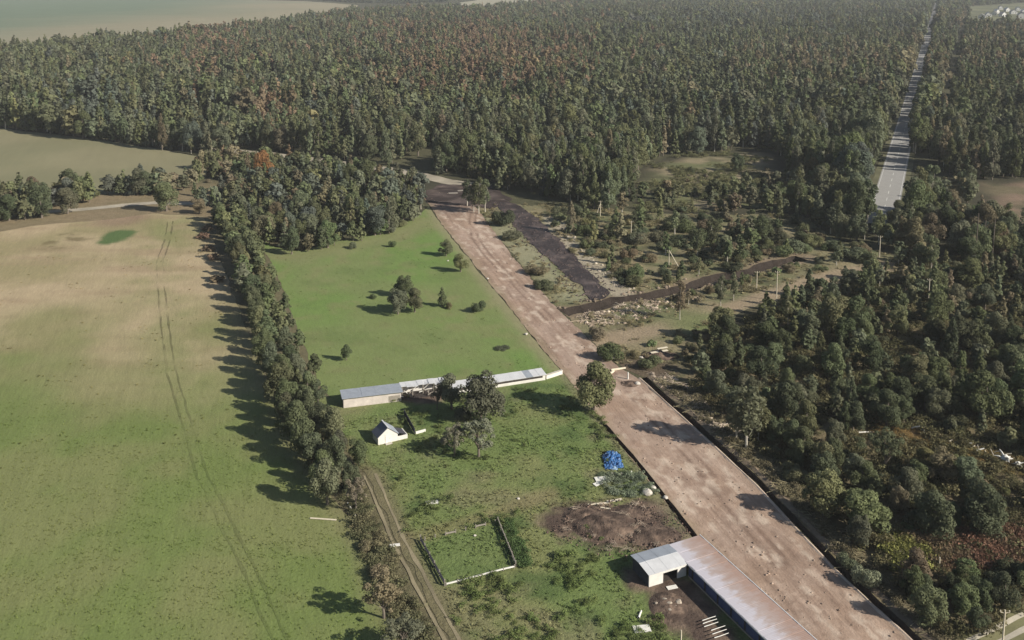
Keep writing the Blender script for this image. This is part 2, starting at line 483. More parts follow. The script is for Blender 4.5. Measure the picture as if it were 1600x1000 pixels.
M_ground = ground_mat('forest_floor', [(0.35, 0.35, (1, 1, 1), 0), (1.8, 0.3, (1, 1, 1), 0)], 0.6, 1.5, 0.4)
M_meadow = ground_mat('meadow_grass', [(0.25, 0.16, (.5, 5, 1), .28), (1.1, 0.24, (.5, 4.0, 1), .28), (4.0, 0.26, (.7, 2.5, 1), .28)], 0.5, 2.2, 0.2)
M_mid = ground_mat('mown_grass', [(0.12, 0.12, (1, 1, 1), 0), (0.8, 0.18, (.7, 2.5, 1), .3), (3.0, 0.24, (.8, 1.6, 1), .3)], 0.5, 2.2, 0.15)
M_farm = ground_mat('rough_grass', [(0.4, 0.22, (1, 1, 1), 0), (1.6, 0.28, (1, 1, 1), 0), (5.0, 0.2, (1, 1, 1), 0)], 0.7, 2.0, 0.3)
M_dirt = ground_mat('bare_dirt', [(0.3, 0.14, (1, 1, 1), 0), (1.3, 0.26, (.45, 7.0, 1), .272), (4.0, 0.2, (.6, 4.0, 1), .272), (2.0, 0.12, (1, 1, 1), 0)], 0.5, 3.0, 0.15)
M_scrub = ground_mat('scrub_ground', [(0.3, 0.25, (1, 1, 1), 0), (1.3, 0.35, (1, 1, 1), 0)], 0.7, 1.6, 0.35)
M_field = ground_mat('crop_field', [(0.02, 0.12, (1, 1, 1), 0), (0.15, 0.10, (.5, 4, 1), .3)], 0.0)
M_gravel = ground_mat('gravel', [(0.5, 0.15, (1, 1, 1), 0), (3.0, 0.2, (1, 1, 1), 0)], 0.4, 4.0, 0.1)
M_asphalt = ground_mat('asphalt', [(0.4, 0.15, (1, 1, 1), 0)], 0.0, base=(0.30, 0.29, 0.27))
M_paint = plain('road_paint', (0.55, 0.54, 0.5), 0.7, 0.2, 0.15, 0.5)

# the ground reaches past the horizon; near the camera it is finely meshed
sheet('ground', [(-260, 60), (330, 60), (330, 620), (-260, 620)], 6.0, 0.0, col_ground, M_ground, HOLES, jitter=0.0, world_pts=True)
def far_ground():
    xs = np.concatenate([[-12000, -6000], np.linspace(-3000, -260, 40), np.linspace(-260, 330, 30)[1:], np.linspace(330, 3000, 40)[1:], [6000, 12000]])
    ys = np.concatenate([[-3000, -500, 60], np.linspace(60, 620, 20)[1:], np.linspace(620, 4200, 90)[1:], [7000, 14000]])
    X, Y = np.meshgrid(xs, ys)
    V = np.column_stack([X.ravel(), Y.ravel(), np.zeros(X.size)])
    w = len(xs)
    Fs = []
    for j in range(len(ys) - 1):
        for i in range(w - 1):
            cx, cy = (xs[i] + xs[i + 1]) / 2, (ys[j] + ys[j + 1]) / 2
            if -260 < cx < 330 and 60 < cy < 620: continue
            Fs.append((j * w + i, j * w + i + 1, (j + 1) * w + i + 1, (j + 1) * w + i))
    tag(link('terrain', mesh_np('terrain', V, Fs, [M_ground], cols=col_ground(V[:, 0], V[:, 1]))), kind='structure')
far_ground()
LEFT_PX = [(-500, 420), (-400, 405), (0, 362), (60, 352), (150, 345), (240, 334), (318, 338), (333, 372), (352, 425), (380, 500), (415, 590), (455, 680), (500, 745), (545, 810), (575, 870), (590, 930), (640, 1010), (700, 1300), (-500, 1300)]
MID_PX = [(405, 372), (430, 386), (470, 392), (540, 374), (610, 360), (655, 336), (668, 322), (690, 352), (745, 420), (800, 487), (850, 550), (887, 592), (700, 616), (530, 640), (500, 600), (470, 530), (445, 460)]
FARM_PX = [(470, 600), (530, 632), (700, 608), (884, 586), (915, 622), (933, 650), (988, 718), (1038, 780), (1086, 842), (1110, 870), (1300, 1080), (1420, 1300), (760, 1300), (705, 1010), (640, 880), (590, 780), (540, 690)]
DIRT_PX = [(655, 300), (672, 322), (690, 350), (745, 418), (800, 485), (850, 548), (885, 590), (932, 648), (982, 712), (1032, 775), (1082, 838), (1240, 1000), (1480, 1300), (1716, 1300), (1556, 1132), (1416, 994), (1362, 946), (1302, 888), (1242, 826), (1182, 760), (1112, 696), (1052, 641), (1000, 594), (960, 570), (945, 555), (900, 510), (860, 472), (800, 400), (765, 352), (748, 330), (735, 312), (700, 298)]
SCRUB_PX = [(738, 312), (830, 322), (880, 316), (1000, 333), (1100, 335), (1250, 335), (1300, 372), (1400, 400), (1400, 425), (1290, 447), (1150, 490), (1135, 525), (1100, 560), (1060, 600), (1010, 592), (975, 575), (945, 555), (900, 508), (860, 470), (800, 398), (755, 340)]
sheet('meadow', LEFT_PX, 1.6, 0.03, col_left, M_meadow, (), 0.5, seed=1)
sheet('meadow', MID_PX, 1.8, 0.03, col_mid, M_mid, (), 0.4, seed=2)
sheet('farmyard_ground', FARM_PX, 1.0, 0.05, col_farm, M_farm, HOLES, 0.5, seed=3)
sheet('scrub_ground', SCRUB_PX, 1.6, 0.02, col_scrub, M_scrub, HOLES, 0.7, seed=4)
sheet('dirt_strip', DIRT_PX, 0.5, 0.07, col_dirt, M_dirt, HOLES, 0.22, 2.5, seed=5, relief=0.11)
PEAT_PX = [(772, 318), (800, 350), (815, 367), (857, 405), (882, 430), (912, 452), (922, 470), (945, 467), (953, 457), (900, 405), (862, 362), (848, 348), (815, 322), (790, 312)]
M_peat = ground_mat('wet_peat', [(0.9, 0.4, (1, 1, 1), 0), (0.5, 0.3, (3, .5, 1), .35)], 0.8, 2.5, 0.3)
M_peat.node_tree.nodes['Principled BSDF'].inputs['Roughness'].default_value = 0.5
M_peat.node_tree.nodes['Principled BSDF'].inputs['Specular IOR Level'].default_value = 0.3
sheet('peat_strip', PEAT_PX, 1.2, 0.08, col_peat, M_peat, HOLES, 0.8, seed=6, relief=0.35)
sheet('peat_ground', [(662, 300), (690, 288), (760, 290), (800, 312), (770, 326), (735, 322), (700, 318), (668, 316)], 2.0, 0.16, col_peat, M_soil, (), 1.2, seed=7)
FIELD_MID = [(-500, 175), (0, 200), (100, 212), (200, 225), (342, 250), (300, 290), (240, 292), (150, 300), (0, 308), (-500, 350)]
sheet('crop_field', FIELD_MID, 6, 0.03, col_flat((0.195, 0.185, 0.105), (0.225, 0.205, 0.12), 60, 51), M_field, (), 1.5, 20, seed=8)
def col_farfield(x, y):
    c = mixc((0.13, 0.17, 0.11), (0.27, 0.235, 0.155), sstep(-900, -380, x + (fbm(x, y, 200, 3, 61) - .5) * 300))
    return mixc(c, (0.28, 0.25, 0.165), (1 - sstep(60, 200, segd(x, y, GP([(-300, 120), (0, 88), (200, 70), (380, 50), (545, 22)])) + (fbm(x, y, 120, 3, 62) - .5) * 120)) * .75)
sheet('far_field', [(-600, 2), (0, -4), (300, -3), (480, 2), (560, 8), (545, 22), (470, 34), (380, 52), (300, 62), (200, 72), (100, 80), (0, 90), (-600, 150)], 22, 0.03, col_farfield, M_field, (), 4, 90, seed=9)
sheet('far_field', [(690, 12), (720, 4), (760, -2), (840, 0), (840, 6), (790, 12), (740, 16)], 25, 0.03, col_flat((0.36, 0.32, 0.24), (0.30, 0.28, 0.2), 150, 52), M_field, (), 4, 90, seed=10)
sheet('far_field', [(1205, 3), (1310, 6), (1315, 10), (1200, 8)], 25, 0.03, col_flat((0.2, 0.24, 0.17), (0.22, 0.24, 0.16), 150, 53), M_field, (), 4, 90, seed=11)
CLEAR_MID = [(1006, 262), (1060, 247), (1120, 243), (1200, 234), (1222, 250), (1215, 280), (1130, 300), (1060, 304), (1008, 292)]
CLEAR_RIGHT = [(1520, 286), (1600, 282), (1720, 286), (1720, 348), (1600, 344), (1555, 336)]
CLEAR_T = [(985, 300), (1000, 258), (1060, 243), (1120, 239), (1200, 231), (1228, 250), (1235, 300), (1240, 336), (1130, 332), (1060, 335), (1000, 331)]
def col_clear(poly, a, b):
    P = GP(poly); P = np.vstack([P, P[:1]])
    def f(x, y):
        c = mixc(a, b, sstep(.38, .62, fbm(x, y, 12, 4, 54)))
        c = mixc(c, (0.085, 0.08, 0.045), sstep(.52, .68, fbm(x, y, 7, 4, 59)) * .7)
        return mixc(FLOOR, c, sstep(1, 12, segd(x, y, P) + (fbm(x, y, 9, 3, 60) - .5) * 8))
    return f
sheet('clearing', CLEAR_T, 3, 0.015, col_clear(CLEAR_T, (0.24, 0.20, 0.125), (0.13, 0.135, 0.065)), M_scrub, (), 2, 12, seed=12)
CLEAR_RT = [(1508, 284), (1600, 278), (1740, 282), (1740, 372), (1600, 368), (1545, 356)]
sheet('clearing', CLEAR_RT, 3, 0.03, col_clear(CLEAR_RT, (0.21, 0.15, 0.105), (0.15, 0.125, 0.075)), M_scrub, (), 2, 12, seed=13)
VILLAGE = [(1512, 10), (1640, 2), (1760, 6), (1760, 44), (1610, 46), (1518, 44)]
sheet('village_ground', VILLAGE, 14, 0.03, col_flat((0.16, 0.16, 0.09), (0.10, 0.105, 0.06), 40, 63), M_scrub, (), 4, 40, seed=16)
GLADE_A = [(1362, 664), (1440, 668), (1520, 697), (1600, 718), (1720, 748), (1720, 772), (1560, 738), (1460, 718), (1375, 702)]
GLADE_B = [(1385, 852), (1460, 838), (1600, 836), (1720, 846), (1720, 884), (1600, 888), (1480, 896), (1395, 892)]
sheet('clearing', GLADE_A, 1.2, 0.03, col_flat((0.25, 0.185, 0.105), (0.16, 0.15, 0.06), 7, 56), M_scrub, (), .7, 5, seed=14)
def col_gladeb(x, y):
    c = mixc((0.15, 0.085, 0.058), (0.12, 0.09, 0.055), sstep(.4, .65, fbm(x, y, 4, 4, 57)))
    cx, cy = G(1410, 872)
    e = np.hypot((x - cx) / 5.0, (y - cy) / 6) + (fbm(x, y, 3, 3, 58) - .5)
    return mixc((0.155, 0.155, 0.05), c, sstep(.6, 1.2, e))
sheet('clearing', GLADE_B, 1.0, 0.03, col_gladeb, M_scrub, (), .7, 5, seed=15)

# roads and tracks
HW_PX = [(1340, 470), (1392, 287), (1448, 70), (1464.5, 5)]
HW0, HW1 = np.array(G(1386, 310)), np.array(G(1459.5, 24))
hd = (HW1 - HW0) / np.hypot(*(HW1 - HW0))
HW = np.array([HW0 - hd * 40, HW1 + hd * 3500])
ribbon('highway', HW, 9.6, 0.05, (1, 1, 1), M_asphalt, 0.0, step=30, var=0.0, world_pts=True)
ribbon('road_shoulder', HW, 14.0, 0.03, (0.12, 0.115, 0.065), M_gravel, 0.6, step=8, world_pts=True)
hn = np.array([-hd[1], hd[0]])
for off, w in ((-4.2, 0.2), (4.2, 0.2)):
    ribbon('road_marking', HW + hn * off, w, 0.062, (1, 1, 1), M_paint, 0, step=60, world_pts=True)
vs, fs = [], []
for k in range(110):
    a = HW[0] + hd * (k * 12.0); b = a + hd * 5.0
    i0 = len(vs)
    vs += [(*(a - hn * .12), .062), (*(a + hn * .12), .062), (*(b + hn * .12), .062), (*(b - hn * .12), .062)]
    fs.append((i0, i0 + 3, i0 + 2, i0 + 1))
tag(link('road_marking', mesh_np('road_marking', vs, fs, [M_paint])), kind='structure')
ROAD_A = [(-300, 352), (0, 336), (90, 330), (145, 326), (190, 321), (240, 317), (300, 318), (340, 305)]
ROAD_B = [(300, 222), (370, 237), (420, 241), (480, 249), (550, 257), (600, 264), (645, 271), (700, 284), (760, 292)]
ribbon('country_road', ROAD_A, 4.5, 0.07, (0.36, 0.32, 0.25), M_gravel, 0.5, 2)
ribbon('country_road', ROAD_B, 8.0, 0.07, (0.33, 0.29, 0.22), M_gravel, 0.8, 3)
for s_ in (-1, 1):
    L, Rr, mid = offset_line(TRACK1, 0.85, 0.0)
    ribbon('wheel_track', L if s_ < 0 else Rr, 0.42, 0.055, None, M_meadow, 0.3, 8 + s_, world_pts=True, colfn=lambda x, y: col_left(x, y) * (1 - .42 * sstep(.3, .55, fbm(x, y, 9, 3, 5)) * (1 - .5 * sstep(205, 165, y)))[:, None])
    L, Rr, mid = offset_line(TRACK2, 0.9, 0.0)
    ribbon('wheel_track', L if s_ < 0 else Rr, 0.45, 0.085, (0.24, 0.205, 0.13), M_gravel, 0.3, 12 + s_, world_pts=True)
TR3 = GP([(1480, 1030), (1540, 1001), (1575, 984), (1610, 966), (1700, 925)])
ribbon('spoil_bank', offset_line(GP(D1), 1.6)[0], 1.6, 0.03, (0.20, 0.155, 0.11), M_soil, 0.5, 61, world_pts=True, crown=0.25)
ribbon('spoil_bank', offset_line(GP(D1), 1.02)[1], 0.6, 0.06, (0.46, 0.36, 0.28), M_dirt, 0.12, 62, world_pts=True, crown=0.16)
ribbon('gravel_track', TR3, 4.2, 0.03, (0.2, 0.19, 0.1), M_gravel, 0.3, 20, world_pts=True)
for s_ in (0, 1):
    ribbon('wheel_track', offset_line(TR3, 0.95)[s_], 0.75, 0.05, (0.42, 0.38, 0.3), M_gravel, 0.12, 22 + s_, world_pts=True)

# ---------------------------------------------------------------- shape helpers
def tube(path, radii, sides=6):
    V, Fs = [], []
    path = [np.array(p, float) for p in path]
    for i, p in enumerate(path):
        d = path[min(i + 1, len(path) - 1)] - path[max(i - 1, 0)]
        d /= np.linalg.norm(d) + 1e-9
        a = np.cross(d, (0.3, 1, 0.1)); a /= np.linalg.norm(a) + 1e-9
        b = np.cross(d, a)
        for k in range(sides):
            t = 2 * math.pi * k / sides
            V.append(p + radii[i] * (math.cos(t) * a + math.sin(t) * b))
    for i in range(len(path) - 1):
        for k in range(sides):
            k2 = (k + 1) % sides
            Fs.append((i * sides + k, i * sides + k2, (i + 1) * sides + k2, (i + 1) * sides + k))
    Fs.append(tuple(range((len(path) - 1) * sides, len(path) * sides)))
    return np.array(V), Fs
def merge(parts):
    V, Fs, n = [], [], 0
    for v, f in parts:
        V.append(np.asarray(v)); Fs += [tuple(i + n for i in q) for q in f]; n += len(v)
    return np.vstack(V), Fs

# ---------------------------------------------------------------- buildings
M_white = plain('whitewashed_wall', (0.66, 0.63, 0.58), 0.85, 0.15, 0.22, 0.9, bump=0.2)
M_pink = plain('stained_plaster', (0.56, 0.50, 0.45), 0.9, 0.1, 0.35, 0.7, bump=0.25)
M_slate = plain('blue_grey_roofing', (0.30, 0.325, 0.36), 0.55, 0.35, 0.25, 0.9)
M_slate_shade = plain('roofing_painted_shade', (0.13, 0.14, 0.17), 0.6, 0.3, 0.25, 1.2)  # darker roofing colour carries the shade of the house's left slope
M_tin = plain('galvanised_roofing', (0.58, 0.58, 0.58), 0.45, 0.4, 0.2, 0.8)
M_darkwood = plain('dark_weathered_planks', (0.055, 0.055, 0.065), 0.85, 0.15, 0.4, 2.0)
M_navy_shade = plain('boards_painted_shade', (0.075, 0.095, 0.19), 0.8, 0.15, 0.3, 2.0)  # navy tone puts the shade on the long wing's wall into its colour
M_wood = plain('grey_weathered_wood', (0.28, 0.25, 0.21), 0.9, 0.1, 0.35, 2.5)
M_palewood = plain('pale_sawn_wood', (0.62, 0.55, 0.42), 0.85, 0.1, 0.25, 2.0)
M_whitewood = plain('bleached_wood', (0.68, 0.66, 0.6), 0.85, 0.1, 0.2, 2.0)
M_stone = plain('pale_stone', (0.50, 0.46, 0.40), 0.9, 0.1, 0.3, 2.0, bump=0.3)
M_dark = plain('interior_soil_painted_shade', (0.06, 0.05, 0.045), 0.95, 0.05, 0.4, 1.5)  # dark tone paints interior shade onto the shed floors
def rust_sheen_sheet():
    m, nt, b = newmat('rusty_roofing_with_sky_sheen')
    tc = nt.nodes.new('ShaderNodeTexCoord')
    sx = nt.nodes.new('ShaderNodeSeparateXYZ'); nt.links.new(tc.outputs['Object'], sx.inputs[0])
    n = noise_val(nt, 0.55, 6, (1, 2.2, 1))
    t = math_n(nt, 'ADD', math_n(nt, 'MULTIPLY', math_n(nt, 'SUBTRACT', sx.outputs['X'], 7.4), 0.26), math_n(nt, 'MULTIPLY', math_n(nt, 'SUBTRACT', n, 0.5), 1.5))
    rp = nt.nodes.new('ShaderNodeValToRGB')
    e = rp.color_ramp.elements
    e[0].position, e[0].color = 0.0, (0.53, 0.50, 0.53, 1)  # lilac-white towards the left eave is sky sheen put into the colour
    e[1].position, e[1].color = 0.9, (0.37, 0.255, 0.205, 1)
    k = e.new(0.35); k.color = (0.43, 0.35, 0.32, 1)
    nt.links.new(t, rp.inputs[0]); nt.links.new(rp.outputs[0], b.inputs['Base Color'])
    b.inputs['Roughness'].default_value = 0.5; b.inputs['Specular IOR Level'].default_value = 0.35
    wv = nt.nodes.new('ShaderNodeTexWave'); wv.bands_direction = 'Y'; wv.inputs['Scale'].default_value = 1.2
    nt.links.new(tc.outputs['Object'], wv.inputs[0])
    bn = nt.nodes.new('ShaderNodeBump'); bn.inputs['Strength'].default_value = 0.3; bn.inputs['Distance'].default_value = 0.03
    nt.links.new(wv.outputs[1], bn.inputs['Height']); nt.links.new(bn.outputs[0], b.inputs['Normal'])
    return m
M_rust_sheen = rust_sheen_sheet()

def box(x0, x1, y0, y1, z0, z1):
    V = [(x, y, z) for z in (z0, z1) for y in (y0, y1) for x in (x0, x1)]
    return np.array(V, float), [(0, 2, 3, 1), (4, 5, 7, 6), (0, 1, 5, 4), (2, 6, 7, 3), (0, 4, 6, 2), (1, 3, 7, 5)]
def slab(p0, p1, p2, p3, th):
    """a sheet of thickness th under four corners"""
    T = np.array([p0, p1, p2, p3], float); B = T - np.array([0, 0, th])
    return np.vstack([B, T]), [(3, 2, 1, 0), (4, 5, 6, 7), (0, 1, 5, 4), (1, 2, 6, 5), (2, 3, 7, 6), (3, 0, 4, 7)]
def part(name, shapes, mat, parent):
    V, Fs = merge(shapes)
    return link(name, mesh_np(name, V, Fs, [mat]), parent)
def frame(name, a, b):
    """Empty at the front left corner, x along the front"""
    A, B = np.array(G(*a)), np.array(G(*b))
    o = empty(name, (A[0], A[1], 0.05), math.atan2(*(B - A)[::-1]))
    return o, float(np.hypot(*(B - A)))
def bar(a, b, w, h=None):
    a, b = np.array(a, float), np.array(b, float)
    d = (b - a) / (np.linalg.norm(b - a) + 1e-9)
    s = np.cross(d, (0, 0, 1)) if abs(d[2]) < .95 else np.array([1.0, 0, 0])
    s /= np.linalg.norm(s); u = np.cross(s, d)
    h = h or w
    V = [p + s * i * w / 2 + u * j * h / 2 for p in (a, b) for i, j in ((-1, -1), (1, -1), (1, 1), (-1, 1))]
    return np.array(V), [(3, 2, 1, 0), (4, 5, 6, 7), (0, 1, 5, 4), (1, 2, 6, 5), (2, 3, 7, 6), (3, 0, 4, 7)]

# the L-shaped stable
st, L1 = frame('stable', (1014, 918), (1072, 900))
tag(st, 'L-shaped low stable with white short wing and long rusty pink roof', 'stable')
W2, D_, LONG = 5.1, 4.3, 20.6
part('wall', [box(0, 2.3, 0, .2, 0, 1.95), box(4.7, L1, 0, .2, 0, 1.95), box(.2, L1 + W2, D_ - .2, D_, 0, 1.95), box(2.3, 4.7, .02, .18, 1.7, 1.95)], M_white, st)
part('wall', [box(L1 + .35, L1 + .5, -LONG, -.1, 0, 1.9), box(L1 + W2 - .2, L1 + W2, -LONG, D_ - .2, 0, 2.1)], M_navy_shade, st)['label'] = 'dark shaded plank wall of the long wing'
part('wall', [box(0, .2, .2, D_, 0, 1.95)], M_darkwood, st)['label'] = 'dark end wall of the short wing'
for k in range(7):
    part('post', [box(L1 + .18, L1 + .34, -1.2 - 2.9 * k, -1.04 - 2.9 * k, 0, 1.9)], M_darkwood, st)
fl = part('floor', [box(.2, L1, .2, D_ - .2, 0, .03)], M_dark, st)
n = 6
for k in range(n):
    x0, x1 = -.25 + (L1 + .2) * k / n, -.25 + (L1 + .2) * (k + 1) / n + .06
    dz = .02 * (k % 2) + RNG.uniform(0, .015)
    part('roof_sheet', [slab((x0, -.3, 1.98 + dz), (x1, -.3, 1.98 + dz), (x1, D_ * .55, 2.3 + dz), (x0, D_ * .55, 2.3 + dz), .05)], M_tin, st)
    part('roof_sheet', [slab((x0, D_ * .55 - .1, 2.33 + dz), (x1, D_ * .55 - .1, 2.33 + dz), (x1, D_ + .3, 2.12 + dz), (x0, D_ + .3, 2.12 + dz), .05)], M_slate, st)
part('fascia', [box(-.25, L1 - .05, -.36, -.31, 1.72, 1.99)], M_white, st)
y = D_ + .25
k = 0
while y > -LONG:
    y1 = y - 1.12
    dz = .02 * (k % 2) + RNG.uniform(0, .02)
    part('roof_sheet', [slab((L1 - .02, y1 - .05, 2.06 + dz), (L1 + W2 + .35, y1 - .05, 2.16 + dz), (L1 + W2 + .35, y, 2.16 + dz), (L1 - .02, y, 2.06 + dz), .05)], M_rust_sheen, st)
    y = y1; k += 1
part('edge_trim', [box(L1 + W2 + .36, L1 + W2 + .48, y, D_ + .3, 1.98, 2.22)], M_tin, st)
part('end_trim', [box(L1 - .1, L1 + W2 + .4, y - .12, y - .02, 1.85, 2.24)], M_tin, st)
part('base_board', [box(L1 + .1, L1 + .17, -LONG, -.3, 0, .22)], M_wood, st)
part('gutter_board', [box(L1 - .1, L1 - .04, y, D_, 1.86, 2.05)], M_tin, st)

# small white gabled house
hs, wl = frame('gabled_house', (591, 696), (620, 689))
tag(hs, 'small white gabled house with dark steep roof on the yard grass', 'house')
hw, hd_, he, hr = wl + .2, 2.8, 1.45, 2.9
V = [(0, 0, 0), (hw, 0, 0), (hw, 0, he), (hw / 2, 0, hr), (0, 0, he), (0, hd_, 0), (hw, hd_, 0), (hw, hd_, he), (hw / 2, hd_, hr), (0, hd_, he)]
link('wall', mesh_np('wall', V, [(0, 1, 2, 3, 4), (9, 8, 7, 6, 5), (1, 6, 7, 2), (5, 0, 4, 9)], [M_white]), hs)
sl_ = (hr - he) / (hw / 2)
part('roof', [slab((-.2, -.15, he - .2 * sl_ + .08), (hw / 2, -.15, hr + .08), (hw / 2, hd_ + .2, hr + .08), (-.2, hd_ + .2, he - .2 * sl_ + .08), .08)], M_slate_shade, hs)['label'] = 'dark shaded roof side'
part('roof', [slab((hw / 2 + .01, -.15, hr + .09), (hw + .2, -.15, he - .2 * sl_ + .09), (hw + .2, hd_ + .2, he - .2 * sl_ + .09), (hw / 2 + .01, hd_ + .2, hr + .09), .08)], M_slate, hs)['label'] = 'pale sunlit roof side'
part('ridge_cap', [box(hw / 2 - .12, hw / 2 + .12, -.17, hd_ + .22, hr + .10, hr + .16)], M_tin, hs)
dr = part('door', [box(hw * .36, hw * .62, -.06, -.005, .05, 1.7)], M_whitewood, hs)
part('handle', [box(hw * .58, hw * .60, -.10, -.065, .8, .9)], M_dark, dr)
part('annex_wall', [box(hw + .02, hw + 1.9, -.0, .15, 0, .75), box(hw + 1.75, hw + 1.9, .15, 2.6, 0, .75)], M_white, hs)
part('annex_roof', [slab((hw + .22, .5, 1.25), (hw + 1.7, .5, .7), (hw + 1.7, 2.6, .8), (hw + .22, 2.6, 1.35), .06)], M_darkwood, hs)
part('step', [box(hw * .33, hw * .66, -.7, -.1, 0, .12)], M_stone, hs)

# long shed row between the meadow and the yard
sa, LA = frame('long_shed', (537, 638), (627, 627))
tag(sa, 'long low shed with pinkish white wall and blue grey roof', 'shed')
DA = 3.7
part('wall', [box(0, LA, 0, .2, 0, 1.95), box(0, .2, .2, DA, 0, 1.9), box(LA - .2, LA, .2, DA, 0, 1.9), box(.2, LA - .2, DA - .2, DA, 0, 1.85)], M_pink, sa)
for k in range(9):
    x0, x1 = -.3 + (LA + .6) * k / 9, -.3 + (LA + .6) * (k + 1) / 9 + .05
    dz = .02 * (k % 2) + RNG.uniform(0, .02)
    part('roof_sheet', [slab((x0, -.35, 2.03 + dz), (x1, -.35, 2.03 + dz), (x1, DA + .3, 1.98 + dz), (x0, DA + .3, 1.98 + dz), .06)], M_slate, sa)
part('window_patch', [box(LA * .78, LA * .98, -.03, .0, .2, 1.3)], M_wood, sa)
sb, LB = frame('ruined_shed', (629, 626), (700, 617))
tag(sb, 'ruined open shed with white roof strip and dark collapsed interior', 'shed')
part('wall', [box(0, LB, 3.5, 3.7, 0, 1.9)], M_white, sb)
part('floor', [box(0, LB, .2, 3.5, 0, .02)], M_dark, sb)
for k in range(8):
    x0, x1 = LB * k / 8, LB * (k + 1) / 8 + .05
    dz = .03 * (k % 2) + RNG.uniform(0, .05)
    yf = [2.0, 1.6, 1.5, 1.9, 2.2, 1.8, 1.7, 1.6][k]
    part('roof_sheet', [slab((x0, yf, 1.92 + dz - (.25 if k in (4, 6) else 0)), (x1, yf, 1.92 + dz), (x1, 4.0, 2.02 + dz), (x0, 4.0, 2.02 + dz), .06)], M_tin, sb)
for k in range(5):
    part('post', [box(LB * (.02 + .23 * k), LB * (.02 + .23 * k) + .16, 1.75, 1.91, 0, 1.85)], M_wood, sb)
for k in range(9):
    a = (RNG.uniform(.3, LB - 1), RNG.uniform(.0, 2.6), RNG.uniform(.1, .5)); an = RNG.uniform(0, 3.1); l_ = RNG.uniform(.8, 2)
    part('fallen_beam', [bar(a, (a[0] + l_ * math.cos(an), a[1] + l_ * .6 * math.sin(an), a[2] + RNG.uniform(-.1, .7)), .14)], M_whitewood if k % 3 == 0 else M_wood, sb)
sc_, LC = frame('long_shed', (704, 617), (852, 594))
tag(sc_, 'narrow white roofed shed partly hidden behind the yard trees', 'shed')
part('wall', [box(0, LC, 0, .18, 0, 1.1), box(0, .18, .18, 2.6, 0, 1.2), box(LC - .18, LC, .18, 2.6, 0, 1.2), box(.18, LC - .18, 2.42, 2.6, 0, 1.3)], M_white, sc_)
part('opening', [box(.6, LC - .6, -.03, -.004, .62, 1.0)], M_dark, sc_)  # dark panel on the solid wall, painted shade instead of a real gap
for k in range(14):
    x0, x1 = -.2 + (LC + .4) * k / 14, -.2 + (LC + .4) * (k + 1) / 14 + .05
    dz = .02 * (k % 2) + RNG.uniform(0, .02)
    part('roof_sheet', [slab((x0, -.15, 1.17 + dz), (x1, -.15, 1.17 + dz), (x1, 2.9, 1.42 + dz), (x0, 2.9, 1.42 + dz), .06)], M_tin if k != 11 else M_slate, sc_)
sw, LW = frame('low_wall', (854, 593), (879, 585))
tag(sw, 'short low white wall joining the narrow shed to the dirt strip', 'wall')
part('wall_body', [box(0, LW, 0, .4, 0, .8)], M_white, sw)
part('coping', [box(-.05, LW + .05, -.06, .46, .803, .9)], M_stone, sw)

# village at the far right
M_vw = plain('village_walls', (0.58, 0.57, 0.54), 0.8, 0.1, 0.1, 0.1)
M_vr = plain('village_roofs', (0.30, 0.28, 0.28), 0.7, 0.2, 0.3, 0.02)
M_vt = plain('village_tin_roofs', (0.5, 0.5, 0.5), 0.5, 0.3, 0.1, 0.02)
M_glass = plain('dark_window_glass', (0.03, 0.035, 0.045), 0.15, 0.5, 0.1, 1)
VH = [(1528, 29, 11, 'leftmost'), (1541, 26, 9, 'second from the left'), (1549, 24, 9, 'third from the left'), (1557, 21, 8, 'fourth from the left'), (1566, 26, 10, 'in front of the middle'), (1572, 18, 9, 'at the back middle'),
      (1580, 22, 11, 'right of the middle'), (1588, 17, 9, 'at the back right'), (1591, 29, 14, 'tallest, in front at the right'), (1597, 21, 10, 'at the right frame edge'), (1561, 15, 8, 'at the far back'), (1606, 27, 11, 'just at the right border')]
for k, (px, py, w, lab) in enumerate(VH):
    x, y = G(px, py)
    o = empty('village_house', (x, y, 0.03), RNG.uniform(-.5, .5))
    tag(o, 'small white distant village house with %s roof, %s' % ('pale tin' if k % 2 else 'grey', lab), 'house', 'houses of the far village')
    d, e, r_ = w * .8, 4.6 if k != 8 else 6.5, 8.0 if k != 8 else 11
    V = [(0, 0, 0), (w, 0, 0), (w, 0, e), (w / 2, 0, r_), (0, 0, e), (0, d, 0), (w, d, 0), (w, d, e), (w / 2, d, r_), (0, d, e)]
    link('wall', mesh_np('wall', V, [(0, 1, 2, 3, 4), (9, 8, 7, 6, 5), (1, 6, 7, 2), (5, 0, 4, 9)], [M_vw]), o)
    s2 = (r_ - e) / (w / 2)
    part('roof', [slab((-.5, -.5, e - .5 * s2 + .15), (w / 2, -.5, r_ + .15), (w / 2, d + .5, r_ + .15), (-.5, d + .5, e - .5 * s2 + .15), .15), slab((w / 2 + .01, -.5, r_ + .17), (w + .5, -.5, e - .5 * s2 + .17), (w + .5, d + .5, e - .5 * s2 + .17), (w / 2 + .01, d + .5, r_ + .17), .15)], M_vt if k % 2 else M_vr, o)
    for xw in (.2, .65):
        part('window', [box(w * xw, w * (xw + .16), -.05, -.005, 1.4, 2.8)], M_glass, o)

